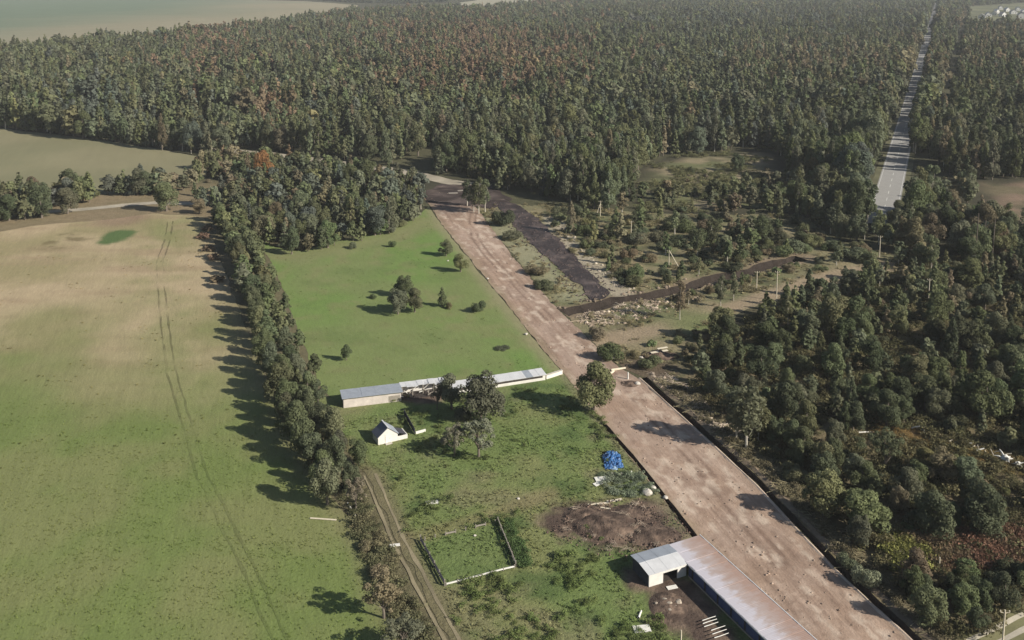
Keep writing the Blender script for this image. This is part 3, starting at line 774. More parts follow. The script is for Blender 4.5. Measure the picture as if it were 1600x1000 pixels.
# ---------------------------------------------------------------- plants: shapes
def leaves(rng, cl, n, size, jit=0.55, droop=0.0, lo=-0.5):
    """leaf-sized faces on the outside of clumps: cl rows = x, y, z, radius, flatten"""
    cl = np.asarray(cl)
    p = cl[:, 3] ** 2; p = p / p.sum()
    k = rng.choice(len(cl), n, p=p)
    d = rng.normal(size=(n, 3))
    d /= np.linalg.norm(d, axis=1)[:, None]
    fl = d[:, 2] < lo
    d[fl, 2] *= -1
    r = cl[k, 3] * np.where(rng.random(n) < .8, rng.uniform(.88, 1.05, n), rng.uniform(.5, .9, n))
    c = cl[k, :3] + d * r[:, None] * np.column_stack([np.ones(n), np.ones(n), cl[k, 4]])
    c[:, 2] = np.maximum(c[:, 2], 0.05)
    nr = d + rng.normal(size=(n, 3)) * jit
    nr[:, 2] += 0.15
    nr /= np.linalg.norm(nr, axis=1)[:, None]
    t = np.cross(nr, rng.normal(size=(n, 3))); t /= np.linalg.norm(t, axis=1)[:, None]
    b = np.cross(nr, t)
    s = size * rng.uniform(.6, 1.4, n)[:, None]
    t, b = t * s * .5, b * s * .42
    c[:, 2] -= droop * np.hypot(c[:, 0], c[:, 1])
    V = np.stack([c - t - b * .4, c - t * .1 - b, c + t - b * .2 , c + t * .3 + b], 1).reshape(-1, 3)
    Fs = np.arange(n * 4).reshape(n, 4)
    return V, Fs
def crown_clumps(rng, shape):
    cl = []
    if shape == 'round':
        for i in range(30):
            d = rng.normal(size=3); d /= np.linalg.norm(d)
            if d[2] < -.92: d[2] *= -1
            q = rng.uniform(.5, .86)
            wob = 0.8 + .35 * math.sin(3 * math.atan2(d[1], d[0]) + shape_seed)
            c = np.array([d[0] * 3.5 * wob * q, d[1] * 3.5 * wob * q, 4.7 + d[2] * 4.7 * q])
            cl.append([*c, rng.uniform(.85, 1.5), .95])
    elif shape == 'column':
        for i in range(34):
            t = rng.uniform(.12, .98)
            w = 1.75 * math.sin(math.pi * min(1, (t * .86 + .08)) ** .8) ** .8 * (1.12 - .55 * t)
            a = rng.uniform(0, 6.28)
            q = rng.uniform(.25, 1) * w
            cl.append([math.cos(a) * q, math.sin(a) * q, t * 9.6, rng.uniform(.5, .95) * (1.15 - .6 * t), 1.35])
        cl.append([0, 0, 9.5, .38, 1.8])
    elif shape == 'birch':
        for i in range(26):
            t = rng.uniform(.30, .97)
            w = 1.7 * math.sin(math.pi * min(1, max(0.02, (t - .22) * 1.24))) ** .7
            a = rng.uniform(0, 6.28)
            q = rng.uniform(.2, 1) * w
            cl.append([math.cos(a) * q, math.sin(a) * q, t * 9.6, rng.uniform(.45, .85), 1.25])
    elif shape == 'cone':
        for i in range(60):
            t = rng.uniform(.04, .93)
            w = 2.0 * (1 - t) ** .85 + .12
            a = rng.uniform(0, 6.28)
            q = w * rng.uniform(.5, .95)
            cl.append([math.cos(a) * q, math.sin(a) * q, t * 10, .28 + .5 * (1 - t), .7])
        for t in np.linspace(.78, .99, 6): cl.append([0, 0, t * 10, .12 + .5 * (1 - t), 1.2])
    elif shape == 'bush':
        for i in range(16):
            a = rng.uniform(0, 6.28); q = 1.7 * math.sqrt(rng.uniform(0, 1))
            cl.append([math.cos(a) * q, math.sin(a) * q, rng.uniform(.5, 2.7 - .65 * q), rng.uniform(.6, 1.1), .9])
    elif shape == 'sparse':
        for i in range(44):
            d = rng.normal(size=3); d /= np.linalg.norm(d)
            if d[2] < -.3: d[2] *= -1
            q = rng.uniform(.4, 1)
            cl.append([d[0] * 3.3 * q, d[1] * 3.3 * q, 5.2 + d[2] * 4.4 * q, rng.uniform(.35, .8), .9])
    return np.array(cl)
def trunk_geo(rng, shape, cl):
    top = {'round': 7.0, 'column': 9.2, 'birch': 9.0, 'cone': 9.6, 'bush': 1.8, 'sparse': 7.5}[shape]
    r0 = {'round': .30, 'column': .17, 'birch': .14, 'cone': .20, 'bush': .10, 'sparse': .24}[shape]
    pts = [(rng.normal() * .10 * i * .5, rng.normal() * .10 * i * .5, -0.25 + top * i / 5) for i in range(6)]
    pts[0] = (0, 0, -0.25)
    parts = [tube(pts, [r0 * (1.15 - .19 * i) for i in range(6)], 7)]
    n = {'round': 7, 'column': 4, 'birch': 5, 'cone': 0, 'bush': 5, 'sparse': 16}[shape]
    for c in cl[rng.choice(len(cl), min(n, len(cl)), replace=False)]:
        z0 = min(max(.25, c[2] * rng.uniform(.3, .65)), top * .9)
        i = min(4, int(z0 / top * 5))
        a = np.array(pts[i]); a[2] = z0
        b = c[:3] * np.array([.9, .9, 1])
        m = a * .45 + b * .55; m[2] -= .15
        parts.append(tube([a, m, b], [r0 * .42, r0 * .28, r0 * .10], 5))
    return merge(parts)
SHAPES = {  # nominal height, nominal width, leaves near, leaf size near, leaves far, leaf size far, bark
    'round': (10, 7.5, 6500, .36, 520, 1.25, 0), 'column': (10, 4.3, 3400, .32, 380, .95, 0), 'birch': (10, 4.2, 1700, .36, 330, .85, 1),
    'cone': (10, 4.2, 2800, .38, 380, .95, 0), 'bush': (3.6, 5.0, 3000, .24, 260, .8, 0), 'sparse': (10, 7.4, 3000, .32, 420, .8, 0)}
NVAR = {'round': 4, 'column': 5, 'birch': 4, 'cone': 3, 'bush': 5, 'sparse': 3}
PROTO = {}
for shp, (hh, ww, nn, sn, nf, sf, bk) in SHAPES.items():
    PROTO[shp] = []
    for v in range(NVAR[shp]):
        rng = np.random.default_rng(hash_seed := (sum(map(ord, shp)) * 31 + v))
        shape_seed = v * 2.1
        cl = crown_clumps(rng, shp)
        bark = M_birch if bk else M_bark
        tv, tf = trunk_geo(rng, shp, cl)
        lv, lf = leaves(rng, cl, nn, sn, 0.38, lo=-.75)
        near_t = mesh_np('trunk', tv, tf, [bark])
        near_c = mesh_np('crown', lv, lf, [M_leaf])
        fv, ff = leaves(rng, cl, nf, sf, 0.28, lo=-.35)
        st = tube([(0, 0, -.2), (0, 0, hh * .5)], [.22 if not bk else .26, .10], 5)
        V = np.vstack([st[0], fv]); Fs = list(st[1]) + [tuple(q + len(st[0])) for q in ff]
        far = mesh_np(shp, V, Fs, [bark, M_leaf], midx=[0] * len(st[1]) + [1] * len(ff))
        PROTO[shp].append((near_t, near_c, far))
KIND = {'round': ('broadleaf_tree', 'tree', 'broadleaf tree'), 'column': ('slender_tree', 'tree', 'slender upright tree'), 'birch': ('birch_tree', 'tree', 'birch'),
        'cone': ('spruce_tree', 'tree', 'spruce'), 'bush': ('bush', 'bush', 'bush'), 'sparse': ('thin_crowned_tree', 'tree', 'thin-crowned tree')}
TINT = {'dark green': (.058, .066, .042), 'olive green': (.084, .090, .052), 'grey green': (.084, .091, .064), 'yellow green': (.116, .112, .06),
        'reddish brown': (.122, .09, .066), 'orange': (.19, .098, .052), 'blue green': (.07, .08, .07), 'dull brown': (.114, .098, .07), 'pale grey': (.105, .102, .08),
        'silvery': (.15, .16, .12), 'mid green': (.076, .09, .051)}
def tint_of(word, rng=RNG):
    b = np.array(TINT[word]) * np.array([1.84, 1.82, 1.60]) * rng.uniform(.75, 1.25)
    return np.clip(b * rng.uniform(.94, 1.06, 3), .01, .9)

TREES = []      # dicts: shape, x, y, h, w, word, zone, label (or None)
def add_tree(shape, x, y, h, w, word, zone, label=None):
    TREES.append(dict(shape=shape, x=x, y=y, h=h, w=w, word=word, zone=zone, label=label))
def hero(px, py, hp, wp, shape, word, label):
    x, y = G(px, py); s = SC(py)
    add_tree(shape, x, y, hp / s * 1.04, wp / s, word, 'hero', label)

# single trees and bushes of the meadow and the yard
for a in [
    (697, 400, 27, 25, 'round', 'mid green', 'round green tree alone on the middle meadow, farther of the two by the dirt strip'),
    (720, 425, 30, 27, 'round', 'olive green', 'round tree alone on the meadow edge, nearer of the two touching the dirt strip'),
    (632, 464, 36, 34, 'round', 'mid green', 'rearmost round tree of the tight clump in the middle meadow'),
    (622, 491, 42, 38, 'round', 'grey green', 'front left tree of the tight clump in the middle meadow'),
    (648, 488, 40, 34, 'round', 'olive green', 'front right tree of the tight clump in the middle meadow'),
    (691, 479, 30, 19, 'column', 'mid green', 'small slim tree just right of the meadow clump'),
    (702, 482, 12, 14, 'bush', 'yellow green', 'pale weedy bush at the foot of the small slim meadow tree'),
    (748, 487, 23, 28, 'bush', 'mid green', 'low round bush on the meadow between slim tree and dirt strip'),
    (541, 563, 27, 20, 'round', 'mid green', 'small lone tree on the meadow above the long white shed'),
    (613, 386, 14, 15, 'bush', 'mid green', 'little bush on the meadow edge below the wood, nearer the dirt strip'),
    (551, 388, 12, 16, 'bush', 'grey green', 'little bush on the meadow edge below the wood, nearer the tree belt'),
    (583, 466, 8, 14, 'bush', 'mid green', 'very low bush on the meadow left of the tight clump'),
    (785, 545, 5, 28, 'bush', 'dark green', 'flat dark weedy bush in the lower right of the middle meadow'),
    (706, 640, 60, 46, 'round', 'grey green', 'dark tree behind the ruined shed, left of the tall yard tree'),
    (752, 658, 84, 72, 'round', 'grey green', 'tallest broad tree of the yard beside the long white shed'),
    (683, 640, 42, 24, 'sparse', 'pale grey', 'bare pale tree in front of the ruined shed'),
    (722, 655, 24, 40, 'bush', 'grey green', 'grey bush under the tall yard tree'),
    (710, 713, 54, 46, 'sparse', 'pale grey', 'left one of the two pale thin trees near the small white house'),
    (748, 714, 64, 64, 'sparse', 'pale grey', 'right one of the two pale thin trees near the small white house'),
    (926, 643, 82, 72, 'round', 'olive green', 'big egg shaped tree standing at the dirt strip end of the sheds'),
    (600, 966, 78, 72, 'sparse', 'dull brown', 'dull thin-leaved tree beside the left meadow near the bottom'),
    (628, 1022, 62, 84, 'sparse', 'pale grey', 'pale thin tree cut by the bottom edge beside the rutted track'),
    (570, 860, 18, 26, 'bush', 'dull brown', 'dry brown bush at the near end of the tree belt'),
    (592, 905, 26, 38, 'bush', 'dull brown', 'dry brown bush between tree belt and the dull thin-leaved tree'),
    (556, 800, 60, 40, 'sparse', 'pale grey', 'bare grey tree at the near tip of the tree belt'),
    (1166, 702, 100, 58, 'birch', 'grey green', 'tall pale birch casting shade across the dirt strip'),
    (1150, 690, 82, 44, 'birch', 'grey green', 'second pale birch directly behind the tall one by the dirt strip'),
    (1184, 690, 70, 44, 'birch', 'olive green', 'olive birch just right of the tall pale birch by the strip'),
    (1385, 668, 62, 56, 'round', 'dark green', 'round dark tree above the orange glade, left one'),
    (1462, 656, 56, 46, 'round', 'grey green', 'round grey green tree above the orange glade, right one'),
    (1540, 842, 92, 84, 'round', 'dark green', 'large dark round tree above the red brown glade, rightmost'),
    (1452, 838, 76, 78, 'round', 'grey green', 'large round tree above the red brown glade, middle one'),
    (1352, 832, 72, 84, 'round', 'olive green', 'large olive tree above the strip, left of the red brown glade'),
    (1286, 808, 80, 74, 'round', 'olive green', 'large olive tree whose shade reaches the near dirt strip'),
    (1352, 916, 44, 52, 'bush', 'silvery', 'silvery pale leaved bush beside the drainage ditch'),
    (1322, 886, 28, 40, 'bush', 'grey green', 'grey bush beside the ditch, just behind the silvery one'),
    (1062, 500, 62, 22, 'birch', 'dull brown', 'tall lone birch with bare pale trunk by the brown trench'),
    (1126, 480, 50, 18, 'birch', 'grey green', 'lone young birch beside the brown trench, right of the tall one'),
    (1146, 470, 44, 16, 'birch', 'grey green', 'lone young birch between the brown trench and the sandy path'),
    (1152, 268, 30, 24, 'round', 'dark green', 'dark tree standing inside the pale forest clearing'),
    (1080, 270, 12, 14, 'bush', 'dark green', 'dark bush inside the pale forest clearing'),
    (413, 284, 52, 32, 'round', 'orange', 'bright orange autumn tree at the back of the middle wood'),
    (260, 330, 50, 44, 'round', 'olive green', 'large olive tree at the junction of road and straw field'),
    (312, 334, 26, 28, 'round', 'dull brown', 'brownish tree beside the road at the far end of the belt'),
    (740, 332, 46, 22, 'birch', 'grey green', 'white stemmed birch at the far end of the dirt strip, left one'),
    (748, 334, 56, 26, 'birch', 'olive green', 'white stemmed birch at the far end of the dirt strip, middle one'),
    (758, 331, 50, 24, 'birch', 'grey green', 'white stemmed birch at the far end of the dirt strip, right one'),
    (730, 322, 40, 24, 'birch', 'dark green', 'dark crowned birch behind the white stemmed group'),
    (993, 436, 28, 36, 'bush', 'mid green', 'round green bush alone on the scrub right of the peat strip'),
    (1236, 388, 12, 34, 'bush', 'mid green', 'low green bush on the scrub close to the forest edge'),
    (838, 428, 18, 46, 'bush', 'dull brown', 'scrubby bush on the bank between dirt strip and peat strip'),
    (848, 450, 16, 40, 'bush', 'mid green', 'low bush on the bank near the foot of the peat strip'),
    (786, 352, 34, 40, 'bush', 'dark green', 'dark bush at the far end of the bank beside the birches'),
    (800, 374, 16, 40, 'bush', 'grey green', 'grey bush on the bank, second from the birches'),
    (1498, 740, 36, 36, 'bush', 'yellow green', 'yellow green bush below the orange glade'),
    (1445, 742, 44, 46, 'round', 'yellow green', 'yellowish low tree just below the orange glade'),
    (950, 560, 30, 48, 'bush', 'mid green', 'bush on the right edge of the strip above the crossing'),
    (935, 528, 24, 34, 'bush', 'dull brown', 'brown bush on the right edge of the strip, near the brown trench'),
]: hero(*a)

# tree belt between the left field and the middle meadow
BL = np.array(BELT)
k_ = 0
BELT_C = GP([(352, 344), (376, 392), (398, 452), (424, 530), (468, 655), (512, 745), (540, 790)])
for side in (-2, -1, 1):
    L, Rr, mid = offset_line(BELT_C, 5.0 if side == -2 else 2.2, 0, step=1.0)
    row = Rr if side == 1 else L
    d = RNG.uniform(0, 3)
    while d < len(row) - 1:
        p = row[int(d)] + RNG.normal(size=2) * .6
        h = {-2: 5.8, -1: 7.0, 1: 8.2}[side] * RNG.uniform(.78, 1.12)
        word = RNG.choice(['grey green', 'olive green', 'mid green', 'dark green'], p=[.22, .28, .25, .25])
        add_tree('round' if RNG.random() < .85 else 'column', p[0], p[1], h, h * RNG.uniform(.6, .78), word, 'belt')
        d += RNG.uniform(9, 16) if side == -2 else RNG.uniform(4.8, 6.6)
# low scrub along the far left side of the belt
for px, py in [(318, 372), (326, 392), (333, 405), (322, 360), (340, 440)]:
    x, y = G(px, py); add_tree('bush', x, y, 2.2, 4.5, 'reddish brown', 'belt scrub')

BLOBS = [((330, 95), 75, 40, 'reddish brown', .55), ((600, 60), 90, 30, 'reddish brown', .35), ((760, 90), 140, 50, 'reddish brown', .6), ((690, 120), 90, 40, 'reddish brown', .45),
         ((150, 190), 60, 25, 'blue green', .75), ((840, 130), 80, 30, 'reddish brown', .45), ((430, 190), 26, 24, 'reddish brown', .8), ((1300, 120), 130, 40, 'dull brown', .5), ((1560, 80), 80, 50, 'dull brown', .45),
         ((1200, 40), 260, 26, 'blue green', .45), ((60, 90), 80, 30, 'olive green', .4), ((1440, 290), 60, 40, 'dull brown', .55), ((860, 8), 40, 8, 'reddish brown', .6), ((330, 272), 60, 24, 'dull brown', .6),
         ((1530, 330), 80, 50, 'dull brown', .45), ((1100, 210), 120, 40, 'blue green', .25), ((500, 210), 200, 40, 'olive green', .3)]
def forest_word(px, py, rng):
    for (c, rx, ry, w, p) in BLOBS:
        if rng.random() < p * math.exp(-((px - c[0]) / rx) ** 2 - ((py - c[1]) / ry) ** 2) * .95: return w
    return rng.choice(['grey green', 'olive green', 'dark green', 'mid green', 'blue green', 'yellow green', 'dull brown'], p=[.40, .27, .14, .11, .04, .015, .025])
POWER = np.array([G(1466, 185), G(1478, 150), G(1490, 105), G(1501, 60), G(1509, 25)])
def zone(px_poly, spacing, mix, hr, wr, name, holes=(), seed=0, word=None, keep=1.0, far=False):
    rng = np.random.default_rng(seed)
    P = GP(px_poly)
    x0, y0 = P.min(0); x1, y1 = P.max(0)
    gx, gy = np.meshgrid(np.arange(x0, x1, spacing), np.arange(y0, y1, spacing))
    gx, gy = gx.ravel(), gy.ravel()
    gx = gx + rng.uniform(-.48, .48, len(gx)) * spacing
    gy = gy + rng.uniform(-.48, .48, len(gy)) * spacing
    k = pip(gx, gy, P)
    gx, gy = gx[k], gy[k]
    k = rng.random(len(gx)) < keep
    for h in holes: k &= ~pip(gx, gy, GP(h))
    px, py = PIX(gx, gy)
    k &= (px > -260) & (px < 1860)
    hw = segd(gx, gy, HW)
    k &= (hw > np.where(px < PIX(*HW0)[0] + (PIX(*HW1)[0] - PIX(*HW0)[0]) * (py - 310) / (24 - 310), 8.2, 5.9)) & ~((hw < 17) & (py > 240) & (py < 330) & (px > 1380))
    k &= segd(gx, gy, POWER) > 4.6
    k &= segd(gx, gy, GP(ROAD_A)) > 4.0
    if name == 'right wood': k &= fbm(gx, gy, 13, 3, 206) < np.where(py < 690, .74, .72)
    if name == 'forest': k &= fbm(gx, gy, 22, 3, 205) < .635
    if name == 'scrub': k &= (segd(gx, gy, GP(D3)) > 3.4) & ~pip(gx, gy, GP(PEAT_PX)) & (segd(gx, gy, PATH_B) > 4.0)
    k &= segd(gx, gy, GP(ROAD_B)) > 6.0
    gx, gy, px, py, hw_ = gx[k], gy[k], px[k], py[k], hw[k]
    hn_ = fbm(gx, gy, 60, 3, seed + 5)
    shapes = list(mix)
    pr = np.array([mix[s_] for s_ in shapes]); pr = pr / pr.sum()
    for i in range(len(gx)):
        s_ = shapes[rng.choice(len(shapes), p=pr)]
        if name == 'forest' and px[i] > 1150 and py[i] > 285 and s_ in ('cone', 'column') and rng.random() < .75: s_ = 'round'
        h = rng.uniform(*hr) * (.7 + .6 * hn_[i]) * rng.choice([rng.uniform(.6, .9), rng.uniform(.9, 1.15)]) * (1.2 if hw_[i] < 15 else .72 if name == 'forest' and px[i] > 1150 and py[i] > 285 else 1)
        nh, nw = SHAPES[s_][0], SHAPES[s_][1]
        w = h * nw / nh * rng.uniform(*wr)
        if s_ == 'bush': h, w = h * .45, h * .45 * 1.45 * rng.uniform(*wr)
        TREES.append(dict(shape=s_, x=gx[i], y=gy[i], h=h, w=w, word=word[rng.choice(len(word))] if word else forest_word(px[i], py[i], rng), zone=name, label=None))

FOREST = [(-400, 112), (0, 86), (100, 78), (200, 70), (300, 60), (380, 51), (470, 35), (540, 24.5), (620, 20), (700, 18), (740, 18), (790, 14), (840, 8), (900, 2), (1000, -6), (1300, -12), (1700, -14), (2200, -14), (2200, 400), (1650, 404),
          (1450, 404), (1400, 398), (1340, 384), (1290, 368), (1240, 342), (1200, 330), (1130, 334), (1060, 338), (1000, 333), (940, 331), (890, 316), (840, 312), (800, 304), (765, 296), (700, 290), (650, 280), (600, 268), (550, 256), (460, 240), (370, 234), (340, 246), (260, 237), (200, 227), (100, 213), (0, 201), (-300, 178)]
def cut(poly, lo, hi):
    """the band of a picture polygon between two rows"""
    out = []
    n = len(poly)
    def clip(ps, f, lim, sgn):
        r = []
        for i in range(len(ps)):
            a, b = ps[i], ps[(i + 1) % len(ps)]
            ia, ib = sgn * (a[1] - lim) >= 0, sgn * (b[1] - lim) >= 0
            if ia: r.append(a)
            if ia != ib:
                t = (lim - a[1]) / (b[1] - a[1]); r.append((a[0] + t * (b[0] - a[0]), lim))
        return r
    return clip(clip(poly, None, lo, 1), None, hi, -1)
HW_FRONT = [(1345, 300), (1425, 300), (1432, 345), (1335, 345)]
FH = [CLEAR_T, CLEAR_RT, HW_FRONT, CLEAR_RIGHT, VILLAGE, [(1200, 2.5), (1312, 5.5), (1317, 10.5), (1195, 8.5)]]
MIXF = {'column': .55, 'cone': .2, 'round': .15, 'birch': .1}
zone(cut(FOREST, 190, 420), 4.9, {'column': .5, 'birch': .22, 'round': .14, 'cone': .14}, (11, 17), (.75, 1.1), 'forest', FH, 101)
zone(cut(FOREST, 110, 190), 5.1, MIXF, (12, 19), (.75, 1.1), 'forest', FH, 102)
zone(cut(FOREST, 50, 110), 6.2, {'column': .4, 'cone': .38, 'round': .22}, (12, 19), (.7, 1.05), 'forest', FH, 103)
zone(cut(FOREST, 14, 50), 8.6, {'column': .35, 'cone': .4, 'round': .25}, (12, 19), (.85, 1.2), 'forest', FH, 104)
zone(cut(FOREST, -14, 14), 13.0, {'column': .3, 'cone': .3, 'round': .4}, (14, 20), (1.1, 1.6), 'forest', FH, 105)
zone([(480, -1), (560, -3), (720, -3), (700, 4), (640, 6), (560, 5)], 13, {'cone': .6, 'round': .4}, (14, 20), (1.1, 1.5), 'forest', (), 106, ['dark green', 'blue green'])
WOOD = [(352, 300), (372, 278), (420, 268), (480, 262), (560, 268), (640, 284), (668, 306), (660, 338), (640, 352), (608, 366), (572, 378), (540, 384), (500, 398), (470, 403), (430, 396), (405, 372), (380, 345), (345, 328), (300, 325), (300, 305)]
zone([(1000, 296), (1060, 306), (1130, 302), (1215, 282), (1236, 300), (1240, 338), (1130, 330), (1060, 333), (1000, 330)], 5.0, {'round': .5, 'bush': .3, 'column': .2}, (4.5, 7.5), (.9, 1.2), 'scrub', (), 130, ['olive green', 'dull brown', 'olive green', 'grey green', 'dark green'], keep=.9)
zone([(1060, 270), (1130, 268), (1212, 262), (1214, 276), (1130, 292), (1062, 296)], 6.0, {'bush': 1}, (3, 6), (.9, 1.2), 'scrub', (), 131, ['olive green', 'dull brown', 'grey green'], keep=.35)
zone([(1545, 348), (1720, 348), (1740, 372), (1600, 368)], 5.0, {'round': .5, 'bush': .5}, (4, 7), (.9, 1.2), 'right wood', (), 132, ['dull brown', 'olive green', 'reddish brown'], keep=.8)
zone([(1375, 712), (1460, 724), (1560, 744), (1720, 780), (1720, 812), (1560, 780), (1460, 752), (1370, 724)], 3.6, {'bush': 1}, (3.5, 6.5), (.9, 1.2), 'right wood', (), 133, ['olive green', 'dull brown', 'yellow green', 'grey green'], keep=.9)
zone(HW_FRONT, 5.0, {'round': .5, 'column': .5}, (4, 6.5), (.9, 1.2), 'right wood', (), 134, ['grey green', 'olive green', 'dull brown'], keep=.9)
zone(WOOD, 4.7, {'round': .42, 'column': .28, 'cone': .12, 'birch': .08, 'bush': .1}, (6.2, 10), (.85, 1.15), 'middle wood', (), 107, ['grey green', 'olive green', 'mid green', 'dark green', 'dull brown', 'grey green', 'olive green', 'blue green'])
zone([(-250, 372), (0, 351), (60, 343), (120, 333), (138, 318), (150, 306), (240, 306), (290, 300), (296, 288), (240, 296), (150, 303), (60, 308), (0, 316), (-250, 335)], 4.0, {'round': .6, 'column': .3, 'bush': .1}, (8, 12), (.95, 1.25), 'roadside trees', (), 108,
     ['grey green', 'olive green', 'blue green', 'dull brown', 'dark green', 'olive green'])
zone([(300, 268), (345, 256), (400, 252), (470, 256), (420, 266), (370, 274), (300, 296)], 4.6, {'round': .6, 'column': .3, 'bush': .1}, (5.5, 8), (.8, 1.1), 'middle wood', (), 109, ['dull brown', 'reddish brown', 'olive green', 'olive green'])
zone([(340, 252), (400, 247), (470, 252), (560, 262), (640, 276), (655, 284), (560, 272), (470, 262), (400, 258)], 5, {'round': .5, 'column': .35, 'bush': .15}, (4.5, 7), (.8, 1.1), 'middle wood', (), 110, ['grey green', 'olive green', 'dark green'], keep=.5)
RW = [(1400, 404), (1720, 404), (2100, 560), (2100, 1000), (1720, 905), (1620, 948), (1560, 980), (1500, 1008), (1450, 985), (1408, 930), (1356, 872), (1292, 804), (1238, 750), (1184, 700), (1124, 648), (1080, 608), (1080, 575), (1112, 545), (1130, 520), (1165, 505), (1230, 472), (1320, 448), (1398, 432)]
GLADE_AT = [(1350, 655), (1440, 662), (1520, 690), (1600, 712), (1720, 745), (1720, 815), (1560, 780), (1460, 752), (1365, 725)]
GLADE_BT = [(1385, 848), (1460, 832), (1600, 828), (1720, 838), (1720, 900), (1600, 915), (1480, 925), (1395, 910)]
RH = [GLADE_AT, GLADE_BT, [(1380, 862), (1500, 890), (1480, 930), (1400, 925), (1340, 890)]]
zone(cut(RW, 404, 520), 4.5, {'round': .36, 'column': .3, 'birch': .12, 'bush': .22}, (4.5, 8.5), (.9, 1.2), 'right wood', RH, 111, ['grey green', 'olive green', 'dark green', 'olive green', 'dull brown', 'mid green', 'grey green'])
zone(cut(RW, 520, 700), 4.7, {'round': .6, 'column': .2, 'bush': .2}, (6.2, 9.6), (.9, 1.15), 'right wood', RH, 112, ['grey green', 'olive green', 'dark green', 'dark green', 'mid green'])
zone(cut(RW, 700, 1010), 3.8, {'round': .6, 'bush': .34, 'sparse': .06}, (4.8, 7.6), (.85, 1.15), 'right wood', RH, 113, ['olive green', 'grey green', 'dark green', 'dull brown', 'mid green', 'dark green'])
zone([(1400, 905), (1500, 895), (1600, 893), (1720, 890), (1720, 905), (1600, 950), (1540, 975), (1480, 965), (1440, 940)], 3.0, {'bush': .6, 'round': .4}, (4, 6.5), (.85, 1.2), 'right wood', (), 118, ['olive green', 'dull brown', 'dark green', 'mid green'])
SCR = [(850, 330), (1000, 338), (1240, 345), (1300, 378), (1380, 402), (1280, 425), (1240, 398), (1150, 422), (1050, 448), (960, 452), (915, 405), (870, 362)]
zone(SCR, 5.2, {'bush': .8, 'birch': .1, 'column': .1}, (5.5, 10.5), (.9, 1.4), 'scrub', (), 114, ['olive green', 'mid green', 'dull brown', 'dark green', 'grey green'], keep=.72)
zone([(880, 345), (1000, 352), (1010, 380), (940, 385), (895, 372)], 4.6, {'bush': .9, 'column': .1}, (6, 9), (.9, 1.3), 'scrub', (), 115, ['olive green', 'yellow green', 'mid green', 'dull brown'], keep=.75)
zone([(1050, 372), (1230, 352), (1240, 385), (1160, 408), (1070, 412), (1040, 392)], 5.0, {'bush': .8, 'round': .2}, (5, 8.5), (.9, 1.3), 'scrub', (), 119, ['olive green', 'mid green', 'dark green', 'grey green'], keep=.55)
zone([(960, 545), (1060, 525), (1130, 512), (1110, 545), (1075, 580), (1010, 575)], 3.6, {'bush': 1}, (3, 6.5), (.9, 1.4), 'scrub', (), 116, ['olive green', 'dull brown', 'mid green', 'dull brown'], keep=.65)
zone([(1170, 476), (1290, 446), (1300, 440), (1390, 424), (1390, 432), (1180, 498), (1130, 505)], 3.6, {'bush': 1}, (2.5, 5), (.9, 1.5), 'scrub', (), 117, ['dull brown', 'olive green', 'yellow green'], keep=.5)
zone([(1050, 468), (1240, 412), (1260, 420), (1180, 448), (1080, 480)], 3.4, {'bush': .8, 'birch': .2}, (3, 6), (.8, 1.2), 'scrub', (), 120, ['dull brown', 'olive green', 'mid green'], keep=.75)

# ---------------------------------------------------------------- plants: single objects and the far mass
LANDMARKS = [('the small white gabled house', 603, 690), ('the left end of the long white shed', 535, 630), ('the bright orange autumn tree', 413, 284), ('the far end of the dirt strip', 700, 300),
    ('the white stemmed birches at the strip end', 750, 335), ('the lone utility pole with strut', 1045, 415), ('the far utility pole with strut', 938, 337), ('the crossing below the egg shaped tree', 985, 580),
    ('the far tip of the brown trench', 1252, 400), ('the near tip of the brown trench', 890, 487), ('the near end of the highway', 1388, 300), ('the sandy path where it meets the wood', 1395, 415),
    ('the tall pale birch beside the strip', 1166, 702), ('the silvery bush at the ditch', 1352, 916), ('the roadside pole at the bottom right', 1566, 985), ('the red brown glade', 1530, 860), ('the upper end of the orange glade', 1375, 675),
    ('the pale logs of the orange glade', 1500, 700), ('the whitish root stump by the right edge', 1570, 725), ('the pale road bend beside the straw field', 150, 326), ('the dark green oval in the straw field', 183, 369),
    ('the top corner of the middle meadow', 662, 345), ('the far end of the tree belt', 345, 345), ('the left frame edge at the road', 0, 345), ('the meadow edge bush below the wood', 551, 388), ('the brown clearing by the right edge', 1570, 312),
    ('the pole beside the sandy path', 1213, 468), ('the pale forest clearing', 1120, 265), ('the right frame edge below the highway woods', 1595, 480), ('the left tip of the pale clearing', 1010, 275),
    ('the foot of the peat strip', 950, 462), ('the middle of the right wood', 1330, 560), ('the two round trees above the orange glade', 1425, 660), ('the yellow green patch of the red brown glade', 1410, 873), ('the tall bare trunks in the right wood', 1525, 415),
    ('the corner where the road leaves the trees', 560, 262), ('the large olive tree by the road', 260, 330), ('the large dark tree above the red glade', 1540, 842), ('the large olive tree shading the strip', 1286, 808), ('the middle of the middle wood', 520, 330), ('the small sand heap at the strip', 1030, 555), ('the shaded gap right of the dark round tree', 1300, 640), ('the bottom right corner of the picture', 1590, 990), ('the wood edge right of the orange glade', 1590, 640), ('the strip bend in the right wood edge', 1080, 600)]
LMW = np.array([G(a[1], a[2]) for a in LANDMARKS])
GROUPS = {'belt': 'trees of the belt along the left field', 'belt scrub': 'low scrub along the belt', 'forest': 'trees of the forest edge', 'middle wood': 'trees of the middle wood', 'roadside trees': 'trees along the country road', 'right wood': 'trees and bushes of the right wood', 'scrub': 'bushes on the scrub ground', 'hero': None}
